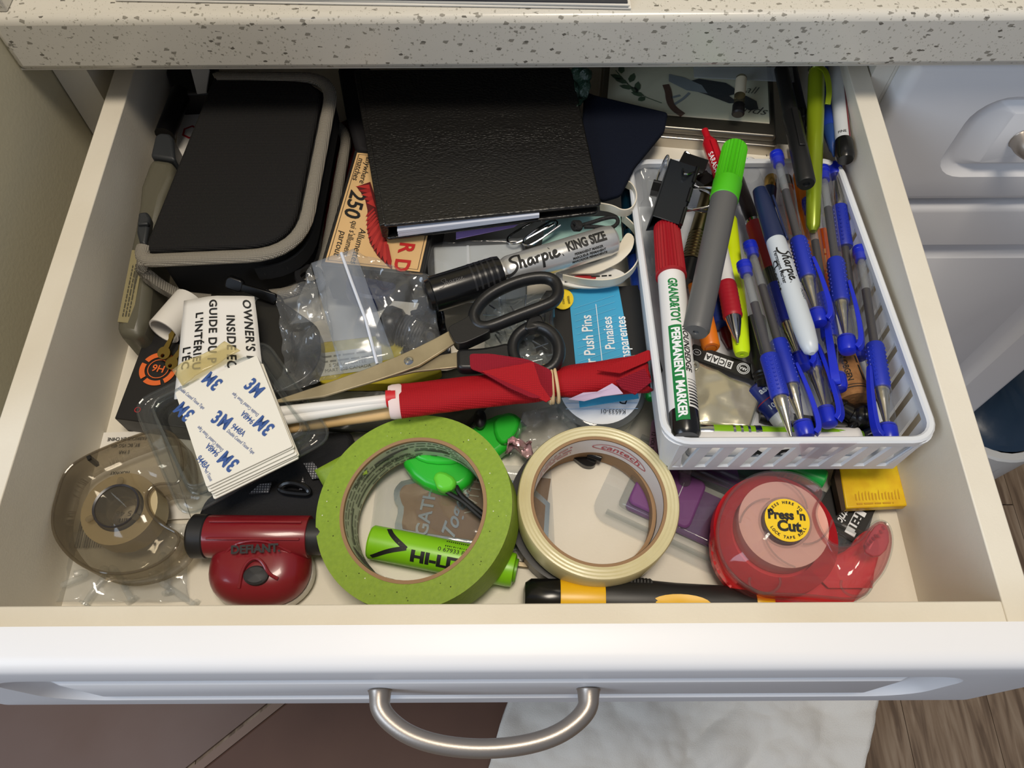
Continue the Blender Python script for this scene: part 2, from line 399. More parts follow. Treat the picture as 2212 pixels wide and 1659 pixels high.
# bin beside the unit
bn = thing('waste_bin', 'white bin lined with a dark blue bag beside the cabinets', 'bin', V((.66, .5, FZ)))
bl0 = []
for z_, i_ in ((FZ, .022), (FZ+.01, .016), (-.462, .001), (-.45, 0), (-.447, .002), (-.447, .010), (-.452, .012), (-.50, .016)):
    bl0.append([V((x, y, z_)) for x, y in rrect(.534+i_, .652-i_, .348+i_, .58-i_, .055-i_*.6, 6)])
nl_ = len(bl0[0]); vv_ = [q for l in bl0 for q in l]
part(bn, 'bin_body', (vv_, [(i*nl_+k, i*nl_+(k+1) % nl_, (i+1)*nl_+(k+1) % nl_, (i+1)*nl_+k) for i in range(len(bl0)-1) for k in range(nl_)]+[tuple(range(nl_-1, -1, -1))]), mat('bin_plastic', (206, 206, 204), .4), True)
def blob(pts, z0, h, amp=.01, n=5):
    c = sum(pts, V((0, 0, 0)))/len(pts); loops = []
    for k in range(n+1):
        a = k/n; s = math.cos(a*PI/2*.92)
        loops.append([c+(p-c)*s+V((0, 0, h*math.sin(a*PI/2)+amp*noise.noise(p*25+V((k, 0, 0))))) for p in pts])
    m = len(pts); v = [p for l in loops for p in l]
    f = [(i*m+k, i*m+(k+1) % m, (i+1)*m+(k+1) % m, (i+1)*m+k) for i in range(n) for k in range(m)]; f.append(tuple(n*m+k for k in range(m))); f.append(tuple(range(m-1, -1, -1)))
    return v, f
part(bn, 'bin_bag', blob([V((x, y, -.447)) for x, y in rrect(.541, .643, .360, .572, .045, 5)], 0, .018, .006), mat('blue_bag', (26, 48, 70), .38, bump=.5, bscale=60), True)
# floor mat, threshold, towel
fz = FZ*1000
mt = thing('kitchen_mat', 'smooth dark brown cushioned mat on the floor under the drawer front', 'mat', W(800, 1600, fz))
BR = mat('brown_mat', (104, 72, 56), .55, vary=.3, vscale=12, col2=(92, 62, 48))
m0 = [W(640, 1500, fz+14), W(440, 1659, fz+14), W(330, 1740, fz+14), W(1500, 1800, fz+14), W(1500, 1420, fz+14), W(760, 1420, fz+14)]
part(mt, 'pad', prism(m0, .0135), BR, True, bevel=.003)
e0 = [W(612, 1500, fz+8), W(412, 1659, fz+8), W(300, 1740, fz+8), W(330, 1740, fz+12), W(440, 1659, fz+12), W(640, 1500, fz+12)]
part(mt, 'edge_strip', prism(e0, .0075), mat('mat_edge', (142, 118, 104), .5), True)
part(mt, 'dim_floor_sheet', prism([W(600, 1500, fz+6), W(400, 1659, fz+6), W(280, 1740, fz+6), W(-300, 1740, fz+6), W(-300, 1400, fz+6), W(700, 1400, fz+6)], .0055), mat('dim_floor_brown', (126, 106, 98), .45, vary=.3, vscale=6, col2=(112, 88, 76)), True)  # added sheet; its grey-brown stands for floor in dim light
tw = grid(W(1120, 1400, fz+40), W(1900, 1400, fz+40), W(1850, 1760, fz+40), W(1030, 1760, fz+40), 90, 60, 0.010, 18, 3, lambda a, b: .018*abs(math.sin((a*1.3+b*.7)*5))*math.exp(-((a-.42-b*.28)/.12)**2)+.0022*math.sin(a*60+b*22)*math.exp(-((a-.5-b*.2)/.1)**2)-.010*max(0, .12-min(a, 1-a))/.12)
tw = ([q+V((.010*noise.noise(q*11), .010*noise.noise(q*9+V((5, 2, 1))), 0)) for q in tw[0]], tw[1])
one('towel', 'crumpled white terry towel dropped on the wooden floor', 'towel', tw, mat('terry', (226, 222, 214), .95, spec=.1, bump=1.0, bscale=700), solid=.006)
# ================================================================== the drawer
DX0, DX1, DY0, DZ = -.2370, .2125, .0747, .0721
dw = thing('drawer', 'open white drawer full of pens, tapes and odds and ends', 'drawer', V((-.0145, .26, -.012)))
part(dw, 'bottom_panel', box(DX0, DX1, DY0, .52, -.012, 0), LAM, True)
part(dw, 'side_panel', box(DX0-.0132, DX0, .0617, .53, -.026, DZ), LAM, True, bevel=.0006)
part(dw, 'side_panel', box(DX1, DX1+.0132, .0617, .53, -.026, DZ), LAM, True, bevel=.0006)
part(dw, 'box_front', box(DX0, DX1, .0617, DY0, -.026, DZ-.0004), LAM, True, bevel=.0006)
part(dw, 'back_panel', box(DX0, DX1, .52, .53, -.026, DZ), LAM, True)
fp = part(dw, 'drawer_front', raised(-.272, .2428, -.029, .0945, .0440, .0616, .045, .026), PAINTC, True)
part(fp, 'handle', bow(-.0135, .033, .0438), NICKEL, True)
# ================================================================== back left of the drawer
INK = mat('black_ink', (18, 18, 18), .6)
def pxpoly(l, z): return [W(u, v, z) for u, v in l]
# utility lighter along the left side
OL = mat('olive_grey_plastic', (90, 87, 73), .42, bump=.1, bscale=900)
lg = thing('utility_lighter', 'olive grey utility lighter lying along the left drawer side', 'lighter', W(300, 520, 3))
LZ = lambda v: 33+max(0, min(1, (640-v)/240))*15
body = [CW(u, v, LZ(v)) for u, v in ((324, 338), (302, 398), (298, 440), (287, 500), (271, 575), (251, 690), (248, 712), (258, 722), (300, 728), (316, 690), (330, 560), (346, 470), (356, 425), (372, 380), (376, 346))]
part(lg, 'body', prism(body, .029), OL, True, bevel=.005, seg=3)
part(lg, 'nozzle_cap', prism([CW(u, v, 48.6) for u, v in ((334, 292), (346, 285), (366, 287), (373, 296), (378, 345), (324, 337))], .027), mat('dark_grey_plastic', (44, 47, 50), .5), True, bevel=.004, seg=3)
part(lg, 'nozzle', tube([W(356, 292, 37), W(392, 200, 37)], .0065, 14), mat('dark_metal', (40, 40, 42), .35, .8), True)
sl = part(lg, 'slider', prism(pxpoly([(298, 458), (318, 456), (324, 470), (314, 528), (300, 524), (294, 500)], 48), .006), mat('dark_grey_plastic', (44, 47, 50), .5), True, bevel=.0016)
part(sl, 'thumb_ridge', prism(pxpoly([(297, 478), (320, 477), (319, 484), (296, 485)], 50), .003), mat('dark_grey_plastic', (44, 47, 50), .5), True, bevel=.0008)
LB = mat('silver_sticker', (150, 140, 104), .45, .3)
st_ = part(lg, 'sticker', prism([W(285, 540, 40), W(312, 542, 40), W(284, 698, 33.6), W(254, 695, 33.6)], .0008), LB, True)
fr = FR(W(256, 694, 33.9), W(287, 542, 40.2), W(230, 694, 33.9))
for k in range(3):
    part(st_, 'sticker_text', xf(dashes(.034, .0011, .020, -.0017*k-.0022), fr), mat('grey_ink', (70, 66, 50), .6), True)
part(lg, 'hanging_hole', xf(lathe([(0.0028, 0), (.0028, .0008)], 16), FR(W(296, 748, 16), W(306, 748, 16), W(296, 742, 26))), INK, True)
# white box with a red mark, boxes behind the zip case
wb = thing('white_box', 'white carton with a red hexagon mark behind the zip case', 'box', W(430, 270, 3))
part(wb, 'carton', prism(pxpoly([(386, 208), (470, 208), (470, 350), (378, 345)], 22), .02), mat('white_card', (222, 218, 212), .55), True, bevel=.0008)
fr = FR(W(412, 285, 22.3), W(440, 285, 22.3), W(412, 250, 22.3))
part(wb, 'red_mark', xf(stroke([(.0055*math.cos(PI/6+k*PI/3), .0055*math.sin(PI/6+k*PI/3)) for k in range(6)], .0016, 0, True), fr), mat('red_ink', (176, 30, 40), .5), True)
one('black_case', 'black plastic case standing in the back left corner of the drawer', 'case', prism(pxpoly([(352, 140), (470, 140), (470, 200), (374, 204)], 40), .036), K, bevel=.002)
one('folded_card', 'pale grey card standing on edge behind the zip case', 'card', prism([W(412, 150, 62), W(452, 150, 62), W(445, 198, 50), W(425, 200, 50)], .0012), mat('grey_card', (178, 176, 172), .6))
# zip case
NY = weave('black_nylon', (56, 55, 54), (18, 18, 19), 1500, .8)
PIPE = weave('grey_piping', (206, 200, 186), (120, 114, 104), 1500, .85, 1)
zc = thing('zip_case', 'black nylon zip case with grey piped edges', 'case', W(520, 400, 6))
ztop = [(462, 170), (716, 168), (648, 540), (298, 566)]
ZT = [W(462, 165, 62), W(722, 166, 62), W(648, 546, 56), W(296, 562, 56)]
top = rpoly(ZT, [.004, .022, .03, .010], 8)
LOWd = V((.000, -.001, -.034))
part(zc, 'top_cover', prism([p+V((0, 0, .0005)) for p in rpoly([ZT[0], ZT[1]+V((-.006, -.005, 0)), ZT[2]+V((-.006, .006, 0)), ZT[3]+V((.002, .006, 0))], [.003, .018, .026, .006], 8)], .006), NY, True, bevel=.002)
part(zc, 'body', prism([p-V((0, 0, .004)) for p in rpoly([ZT[0]+V((.003, 0, 0)), ZT[1]+V((-.003, -.003, 0)), ZT[2]+V((-.004, .0035, 0)), ZT[3]+V((.006, .0035, 0))], [.003, .022, .03, .01], 8)], .037), mat('black_cloth', (16, 16, 18), .9), True)
n = len(top); k0 = 3
def pipe(off, a, b, name):
    pts = top[a:b]
    pts = [p+off for p in pts]
    return part(zc, name, sweep(pts, circ(.0042, 12, .0032), False), PIPE, True)
pipe(V((0, 0, -.001)), 4, len(top), 'upper_piping')
lowp = [p+V((.0035, -.003, -.036)) for p in top[7:27]]
part(zc, 'lower_piping', sweep(lowp, circ(.0036, 12)), PIPE, True)
c = ZT[3]
part(zc, 'end_binding', sweep(smooth([c+V((.003, 0, -.001)), c+V((-.001, -.001, -.008)), c+V((.004, -.002, -.022)), c+V((.014, -.003, -.034)), c+V((.03, -.003, -.037))], 2), rect(.006, .005)), PIPE, True)
zp = [p+V((.0012, -.0012, -.016)) for p in top[9:27]]
part(zc, 'zipper_tape', sweep(zp, rect(.0016, .011)), mat('black_cloth', (16, 16, 18), .9), True)
zt = smooth(zp, 1); tv = []
acc = 0; prev = zt[0]
tooth = box(-.0008, .0014, -.00045, .00045, -.0014, .0014)
for i in range(1, len(zt)):
    seg = zt[i]-zt[i-1]; L = seg.length; t = 0
    while acc+(L-t) > .0017:
        t += .0017-acc; acc = 0; p = zt[i-1]+seg*(t/L)
        M_ = Matrix.Translation(p) @ Matrix.Rotation(math.atan2(seg.y, seg.x)-PI/2, 4, 'Z'); tv.append(xf(tooth, M_))
    acc += L-t
part(zc, 'zipper_teeth', join(*tv), mat('zip_teeth', (38, 38, 40), .35), True, kind='stuff')
fr = FR(W(505, 610, 40), W(540, 622, 38), W(505, 590, 44))
zs = part(zc, 'zip_slider', xf(p2(rrect(-.004, .007, -.004, .004, .003), 0, .004), fr), mat('black_metal', (24, 24, 25), .3, .6), True, bevel=.001)
part(zs, 'zip_pull', xf(join(p2([(.006, -.0022), (.026, -.0035), (.028, 0), (.026, .003), (.006, .0022)], .0025, .0042)), fr), mat('black_metal', (24, 24, 25), .3, .6), True, bevel=.0005)
part(zs, 'pull_cord', tube(smooth([W(574, 625, 38), W(590, 636, 34), W(606, 640, 31), W(612, 655, 24)], 2), .0007, 8), K, True)
# white paper tube, keys
tp = W(354, 716, 28); tq = W(412, 648, 24)
M_ = AXF(tp, tq)
tb = one('paper_tube', 'short white cardboard tube sticking out under the zip case', 'tube', xf(lathe([(.0085, 0), (.0095, 0), (.0095, .026), (.0085, .026)], 28, True), M_), mat('white_card2', (226, 222, 214), .6))
BRASS = mat('brass', (150, 128, 68), .35, 1)
def key(name, label, o, a, s):
    kk = thing(name, label, 'key', Matrix.Translation(o) @ Matrix.Rotation(a, 4, 'Z') @ Matrix.Rotation(.25, 4, 'X'), 'brass keys')
    ring_ = [(.0048*s*math.cos(t*PI/8), .0048*s*math.sin(t*PI/8)) for t in range(16)]
    hole = [(.0015*s*math.cos(t*PI/8), .0015*s*math.sin(t*PI/8)-.0022*s) for t in range(16)]
    v = [V((x, y, z)) for z in (0, .0018) for r in (ring_, hole) for x, y in r]; f = []
    for k in range(16):
        j = (k+1) % 16
        f += [(k, j, 16+j, 16+k), (32+k, 48+k, 48+j, 32+j), (k, 32+k, 32+j, j), (16+k, 16+j, 48+j, 48+k)]
    part(kk, 'bow', (v, f), BRASS)
    bl = [(-.002*s, .0045*s), (.002*s, .0045*s), (.002*s, .026*s), (.0, .028*s)]
    for i in range(6): bl.append((-.002*s+(.0012*s if i % 2 else 0), .026*s-i*.003*s))
    part(kk, 'blade', p2(bl, .0002, .0016), BRASS)
key('brass_key', 'tarnished brass key with its round hole showing beside the paper tube', W(357, 764, 24), -.30, .8)
key('brass_key', 'second brass key half hidden under the manual pouch', W(374, 786, 22), -.45, .8)
# black box with an orange ring
ob = thing('flat_carton', 'flat black carton with an orange ring and 9H print', 'box', W(330, 850, 2))
BK = mat('black_card', (24, 23, 23), .45)
part(ob, 'carton', prism(pxpoly([(322, 705), (470, 715), (405, 925), (247, 904)], 19), .0175), BK, True, bevel=.0006)
cc = W(342, 797, 19.4); fr = FR(cc, W(384, 800, 19.4), W(342, 757, 19.4))
OR = mat('orange_ink', (226, 106, 42), .5)
r0, r1 = .0078, .0109
for k in range(5):
    a0 = math.radians(72*k+18); a1 = a0+math.radians(60); n = 10
    pts = [(r1*math.cos(a0+(a1-a0)*i/n), r1*math.sin(a0+(a1-a0)*i/n)) for i in range(n+1)]+[(r0*math.cos(a1-(a1-a0)*i/n), r0*math.sin(a1-(a1-a0)*i/n)) for i in range(n+1)]
    vs = [V((x, y, .0002)) for x, y in pts]; m_ = len(pts)
    part(ob, 'ring_segment', xf((vs, [(i, i+1, m_-2-i, m_-1-i) for i in range(n)]), fr), OR, True)
part(ob, 'inner_ring', xf(stroke([(.0060*math.cos(k*PI/12), .0060*math.sin(k*PI/12)) for k in range(24)], .0005, 0, True, .0002), fr), OR, True)
part(ob, 'lettering', xf(at2(text('9H', .0062, 1.0, .02), 0, 0, -6), fr), OR, True)
part(ob, 'small_mark', xf(at2(text('O', .005, 1.0, 0), -.004, -.027, -6), fr), mat('red_ink', (176, 30, 40), .5), True)
# matchbox
MB_ = thing('match_box', 'large cream matchbox with a red bird wing beside the notebook', 'matchbox', W(820, 470, 3))
A, B, D = W(766, 324, 44), W(694, 566, 44), W(908, 618, 44)
ex = (B-A).normalized(); en = ex.cross(D-B).normalized(); ey = en.cross(ex)
wd = abs((D-B).dot(ey))
if (D-B).dot(ey) < 0: ey = -ey
Fm = Matrix.Translation(A) @ Matrix((ex, ey, ex.cross(ey))).transposed().to_4x4()
ln = (B-A).length+.002; sgn = 1 if ex.cross(ey).z > 0 else -1
CREAM = mat('cream_print', (226, 190, 136), .45, vary=.2, vscale=20, col2=(214, 174, 120))
part(MB_, 'sleeve', xf(box(0, ln, 0, wd, -.036*sgn if sgn > 0 else 0, 0 if sgn > 0 else .036), Fm), BK, True, bevel=.0006)
zz = .0002*sgn
def mbp(pts, z=1): return xf(([V((x, y, zz*z)) for x, y in pts], [tuple(range(len(pts)))]), Fm)
part(MB_, 'cream_panel', mbp([(.0022, .0022), (ln-.0022, .0022), (ln-.0022, wd-.0022), (.0022, wd-.0022)]), CREAM, True)
part(MB_, 'key_line', xf(([V((p.x, p.y, zz*2)) for p in stroke([(.0036, .0036), (ln-.0036, .0036), (ln-.0036, wd-.0036), (.0036, wd-.0036)], .0004, 0, True)[0]], stroke([(0, 0), (1, 0), (1, 1), (0, 1)], .1, 0, True)[1]), Fm), INK, True)
def ml(u, v): q = Fm.inverted() @ W(u, v, 44); return q.x, q.y
def mtext(s, size, u, v, m, **k):
    # text reads along the long side towards the viewer, letter tops to the right
    x, y = ml(u, v); t = text(s, size, **k); pts = [V((x+p.x, y+p.y, zz*3)) for p in t[0]]
    return part(MB_, 'lettering', xf((pts, t[1]), Fm), m, True)
mtext('anywhere', .0056, 790, 368, INK, shear=.25); mtext('matches', .0056, 774, 366, INK, shear=.25)
mtext('250', .0140, 766, 440, INK, shear=.25, bold=.02)
mtext('Allumettes', .0060, 774, 532, INK, shear=.25); mtext("qui s'allument", .0056, 757, 515, INK, shear=.25, sx=.85); mtext('partout', .0060, 735, 526, INK, shear=.25)
RI = mat('matchbox_red', (186, 36, 36), .45)
mtext('R', .0125, 877, 536, RI, bold=.03); mtext('D', .0125, 867, 574, RI, bold=.03)
RW = mat('wing_red', (156, 32, 32), .5); RW2 = mat('wing_dark', (90, 16, 18), .5); RW3 = mat('wing_mid', (178, 44, 40), .5)
def mpx(l, z=1): return mbp([ml(u, v) for u, v in l], z)
wing = part(MB_, 'wing_print', mpx([(770, 404), (800, 394), (816, 440), (830, 500), (840, 540), (848, 584), (838, 576), (815, 553), (799, 526), (793, 495), (794, 455), (788, 428)], 2.5), RW2, True)
for k in range(13):
    t = k/12; r0_ = (808+t*28, 452+t*78); t0_ = (790+12*t*t+42*t**3, 470+112*t)
    d_ = (t0_[0]-r0_[0], t0_[1]-r0_[1]); n_ = (-d_[1]*.10, d_[0]*.10)
    part(wing, 'feather', mpx([(r0_[0]+n_[0]*.6, r0_[1]+n_[1]*.6), (r0_[0]+d_[0]*.7+n_[0], r0_[1]+d_[1]*.7+n_[1]), t0_, (r0_[0]+d_[0]*.7-n_[0], r0_[1]+d_[1]*.7-n_[1]), (r0_[0]-n_[0]*.6, r0_[1]-n_[1]*.6)], 3+k*.2), RW3 if k % 2 else RW, True)
for k in range(5):
    part(wing, 'feather', mpx([(798+k*2, 400+k*8), (768+k*6, 404+k*9), (800+k*3, 410+k*10)], 3+k*.2), RW if k % 2 else RW3, True)
one('black_sleeve', 'black fabric sleeve standing between the zip case and the notebook', 'sleeve', prism(pxpoly([(728, 140), (800, 140), (812, 250), (800, 330), (768, 322), (745, 240)], 40), .036), mat('sleeve_black', (22, 20, 24), .8), bevel=.003)
# a dark red box under the case and the notebook
one('red_box', 'dark red glossy box wedged between the zip case and the matchbox', 'box', prism(pxpoly([(722, 270), (762, 250), (772, 320), (716, 560), (690, 560)], 12), .011), mat('dark_red_gloss', (92, 18, 24), .25), bevel=.001)
# notebook
LEA = mat('black_leather', (22, 21, 20), .34, coat=.1)
def leather():
    nt = LEA.node_tree; b = nt.nodes['Principled BSDF']; tc = nt.nodes.new('ShaderNodeTexCoord'); mp = nt.nodes.new('ShaderNodeMapping'); mp.inputs['Scale'].default_value = (1, 1.9, 1)
    v = nt.nodes.new('ShaderNodeTexVoronoi'); v.inputs['Scale'].default_value = 520; v.feature = 'SMOOTH_F1'; n = nt.nodes.new('ShaderNodeTexNoise'); n.inputs['Scale'].default_value = 30
    ad = nt.nodes.new('ShaderNodeMix'); ad.data_type = 'VECTOR'; ad.inputs[0].default_value = .012
    nt.links.new(tc.outputs['Object'], mp.inputs[0]); nt.links.new(mp.outputs[0], ad.inputs[4]); nt.links.new(mp.outputs[0], n.inputs[0]); nt.links.new(n.outputs[1], ad.inputs[5]); nt.links.new(ad.outputs[1], v.inputs['Vector'])
    bp = nt.nodes.new('ShaderNodeBump'); bp.invert = True; bp.inputs['Strength'].default_value = .55; bp.inputs['Distance'].default_value = .0006
    nt.links.new(v.outputs[0], bp.inputs['Height']); nt.links.new(bp.outputs[0], b.inputs['Normal'])
leather()
nbk = thing('notebook', 'black leather bound notebook with snakeskin grain', 'notebook', W(1030, 350, 44))
TF = [W(826, 488, 62), W(1300, 442, 62), W(1234, 145, 64), W(770, 150, 64)]
part(nbk, 'front_cover', prism(rpoly(TF, .003, 3), .0024), LEA, True, bevel=.001)
BF = [W(834, 516, 50), W(1294, 459, 56), W(1228, 150, 60), W(770, 150, 50)]
part(nbk, 'back_cover', prism(rpoly([BF[0], BF[1], TF[2]+V((0, 0, -.008)), TF[3]+V((0, 0, -.013))], .003, 3), .0022), LEA, True, bevel=.0008)
pa, pb = W(858, 499, 57.5), W(1165, 464, 60)
for k in range(5):
    s = k*.0011
    part(nbk, 'page_block', prism([pa+V((.0004*(k % 2), 0, -s)), pb+V((0, 0, -s*.4)), W(1150, 200, 58)+V((0, 0, -s)), W(860, 200, 58)+V((0, 0, -s))], .0009), mat('notebook_paper', (214, 220, 236), .6), True)
sp0 = TF[0]; sp1 = TF[3]
part(nbk, 'spine', sweep([sp0+V((.0004, .001, -.0058)), sp1+V((.0004, 0, -.0058))], [(-.0022, -.006), (.0014, -.0068), (.0026, 0), (.0014, .0062), (-.0022, .0058)]), LEA, True, bevel=.0006)
# navy felt pouch
fe = rpoly([W(1262, 195, 55), W(1284, 204, 55), W(1444, 242, 56), W(1436, 280, 56), W(1372, 358, 56), W(1342, 418, 56), W(1302, 430, 55), W(1250, 400, 54)], .002, 2)
one('felt_pouch', 'dark navy felt pouch sticking out from under the notebook', 'pouch', prism(fe, .004), mat('navy_felt', (20, 24, 36), .95, spec=.1, bump=.5, bscale=900), bevel=.0012)
one('netting_bag', 'dark green netting bundled behind the notebook corner', 'bag', grid(W(1236, 150, 66), W(1276, 150, 66), W(1272, 205, 60), W(1246, 240, 60), 10, 14, .006, 120, 4), mat('green_net', (34, 58, 46), .35, bump=1, bscale=800), solid=.0015)
# bird picture frame with glass
bf = thing('picture_frame', 'small silver framed bird print under glass at the back', 'picture', W(1500, 220, 30))
o_, a_, b_ = W(1312, 250, 46), W(1700, 266, 46), W(1312, 140, 46)
SIL = mat('satin_silver', (190, 184, 174), .3, 1)
ff = FR(W(1310, 236, 46), W(1700, 268, 46), W(1320, 130, 46))
part(bf, 'tray', xf(p2(rrect(-.006, .112, -.014, .09, .002), -.016, -.0065), ff), SIL, True, bevel=.0008)
part(bf, 'rim', xf(p2(rrect(-.004, .110, -.0105, .088, .002), -.0065, -.0012), ff), mat('satin_silver2', (150, 146, 138), .35, 1), True, bevel=.001)
card = part(bf, 'print', xf(flat([(.0, .0), (.106, .0), (.106, .084), (.0, .084)], -.0009), ff), mat('print_paper', (226, 216, 192), .6), True)
GR = mat('leaf_green', (70, 92, 62), .6); BRN = mat('branch_brown', (92, 58, 44), .6); FTH = mat('feather_dark', (40, 42, 48), .7); GRY = mat('feather_grey', (140, 144, 150), .7)
def leafpts(x, y, a, l, w): 
    c_, s_ = math.cos(a), math.sin(a); return [(x+p*c_-q*s_, y+p*s_+q*c_) for p, q in ((0, 0), (l*.3, w*.5), (l*.7, w*.45), (l, 0), (l*.7, -w*.45), (l*.3, -w*.5))]
part(card, 'stem', xf(stroke([(.036, .0105), (.022, .016), (.012, .026), (.004, .038)], .0006, 2, False, -.0006), ff), GR, True)
for x, y, a, l in ((.024, .016, 2.9, .009), (.020, .018, 2.3, .007), (.017, .022, 3.0, .010), (.013, .026, 2.7, .011), (.019, .019, 1.5, .010), (.014, .027, 1.3, .010), (.010, .03, 2.8, .010), (.025, .0145, 3.8, .006), (.008, .035, 1.6, .009)):
    part(card, 'leaf', xf(flat(leafpts(x, y, a, l, .0042), -.0005), ff), GR, True)
for pts, w, m in (([(.050, .001), (.044, .006), (.041, .012), (.040, .022), (.038, .028)], .0046, BRN), ([(.044, .010), (.050, .016), (.054, .022)], .0018, GRY), ([(.042, .016), (.048, .019)], .0018, GRY)):
    part(card, 'branch', xf(stroke(pts, w, 2, False, -.0005), ff), m, True)
part(card, 'bird_wing', xf(flat([(.052, .026), (.066, .021), (.080, .015), (.086, .016), (.080, .022), (.088, .026), (.078, .034), (.060, .036), (.05, .031)], -.0004), ff), FTH, True)
part(card, 'bird_breast', xf(flat([(.040, .031), (.052, .024), (.066, .0225), (.062, .030), (.050, .036), (.040, .038)], -.00035), ff), GRY, True)
part(card, 'bird_tail', xf(flat([(.082, .018), (.093, .010), (.099, .012), (.098, .019), (.090, .024)], -.0003), ff), FTH, True)
part(card, 'script', xf(join(at2(text('all', .010, .9, -.01, .5), .094, .029, -4, -.0004), at2(text('nds', .010, 1.1, -.01, .5), .096, .0105, -4, -.0004)), ff), mat('script_ink', (60, 56, 50), .6), True)
part(bf, 'glass', xf(p2([(.0, .0), (.106, .0), (.106, .084), (.0, .084)], .0, .0016), ff), clear('plate_glass', (250, 253, 252), .01, rough=.03, edge=.5), True, bevel=.0002)
one('plastic_sleeve', 'flat clear plastic sleeve with white label at the back edge', 'sleeve', prism(pxpoly([(1498, 145), (1712, 145), (1716, 176), (1500, 166)], 54), .0008), clear('sleeve_film', (232, 236, 240), .22, (220, 224, 228)))
# glass vial
def pen(name, label, cat, a, b, group=None):
    r = thing(name, label, cat, AXF(a, b), group); return r, (b-a).length
vl, L = pen('glass_vial', 'little glass vial with a black stopper lying on the bird picture', 'vial', W(1594, 248, 56), W(1602, 165, 60))
part(vl, 'stopper', lathe([(.003, 0), (.0040, .0008), (.0040, .007), (.0036, .0078)], 20), K)
part(vl, 'tube', lathe([(.0034, .0078), (.0034, L-.001), (.0026, L)], 20), clear('vial_glass', (214, 208, 188), .12, (160, 150, 120)))
part(vl, 'paper_label', lathe([(.00352, L*.5), (.00352, L*.92)], 20, cap=False), mat('vial_label', (206, 196, 170), .6))
# doodled white note under the basket edge
nt_ = thing('doodled_note', 'white card with a doodled spiral behind the green marker', 'card', W(1540, 320, 28))
part(nt_, 'card', prism(pxpoly([(1392, 296), (1712, 312), (1712, 350), (1380, 350)], 31), .004), mat('note_card', (232, 226, 212), .6), True, bevel=.0006)
fr = FR(W(1612, 316, 31.3), W(1660, 318, 31.3), W(1612, 290, 31.3))
part(nt_, 'doodle', xf(join(*[stroke([(r*math.cos(k*.5), r*.8*math.sin(k*.5)) for k in range(12)], .0005, 1, False, 0) for r in (.0032, .0052, .007)]+[stroke([(-.012, .004), (-.0115, -.006)], .0005, 0), stroke([(.012, .004), (.0128, -.008)], .0005, 0)]), fr), INK, True)
# ================================================================== middle of the drawer
CL = clear('clear_film', (246, 247, 248), .05, rough=.08, edge=.5, bump=.5, bscale=90)
CL2 = clear('clear_film_smooth', (248, 249, 250), .03, rough=.05, edge=.55)
CLP = clear('clear_rigid', (240, 242, 242), .02, rough=.04, edge=.7)
# manual pouch
WP = mat('white_paper', (232, 230, 226), .6, bump=.15, bscale=60)
mp_ = thing('manual_pouch', 'white manual wrapper with black capital lettering on a black pouch', 'pouch', W(480, 730, 22))
c00, c10, c11, c01 = W(376, 862, 43), W(574, 862, 43), W(548, 638, 46), W(394, 645, 46)
bend = lambda a, b: .004*math.sin(a*PI)-.002*b
pg = part(mp_, 'wrapper', grid(c00, c10, c11, c01, 14, 14, .0012, 40, 2, bend), WP, True, solid=.0006)
def onpatch(t, x, y, rot, ex, ey):
    # lay lettering on the wrapper: x, y are fractions of the patch
    out = []
    nr = (c10-c00).cross(c01-c00).normalized(); wx = (c10-c00).length; wy = (c01-c00).length
    cs, sn = math.cos(math.radians(rot)), math.sin(math.radians(rot))
    for p in t[0]:
        a = x+(p.x*cs-p.y*sn)/wx; b = y+(p.x*sn+p.y*cs)/wy
        q = (c00*(1-a)+c10*a)*(1-b)+(c01*(1-a)+c11*a)*b
        out.append(q+nr*(.0012*noise.fractal(q*40+V((14.6, 6.2, 2)), 1., 2., 3)+bend(a, b)+.0004))
    return out, t[1]
for s, x, y, sz in (("OWNER'S MANUAL", .885, .96, .0072), ('INSIDE EC', .665, .80, .0072), ('GUIDE DU P', .44, .96, .0072), ("L'INTÉRIEU", .25, .84, .0072), ("L'ÉC", .10, .50, .0072)):
    part(pg, 'lettering', onpatch(text(s, sz, .95, .025, 0, 1.12, .002, 'LEFT'), x, y, -90, 0, 0), INK, True)
one('black_pouch', 'shiny black plastic pouch under the zip bag', 'pouch', join(prism(rpoly(pxpoly([(548, 640), (604, 646), (690, 706), (694, 770), (668, 815), (600, 850), (560, 840)], 33), .006, 3), .022)), mat('black_vinyl', (30, 30, 30), .3, bump=.6, bscale=45), bevel=.004, seg=3)
# yellow packet
yp = thing('yellow_packet', 'yellow paper packet with small print under the zip bag', 'packet', W(770, 780, 8))
part(yp, 'packet', prism(rpoly(pxpoly([(668, 742), (838, 722), (960, 800), (880, 828), (690, 828)], 20), .004, 3), .010), mat('yellow_paper', (198, 178, 44), .4, bump=.4, bscale=70), True, bevel=.003)
fr = FR(W(692, 810, 20.4), W(800, 796, 20.4), W(688, 780, 20.4))
part(yp, 'white_panel', xf(flat([(.0, -.001), (.036, -.001), (.036, .0145), (.0, .0145)], .0), fr), mat('pale_panel', (206, 204, 186), .6), True)
for k, s in enumerate(('MART 208 CANADA', 'S DE LA PORTEE', '', '')):
    part(yp, 'small_print', xf(at2(text(s, .0030, 1, 0), .016, .002+.0033*k, 0, .0003) if s else dashes(.030, .0020, .017, .001+.0033*k), fr), mat('grey_print', (120, 118, 100), .6), True)
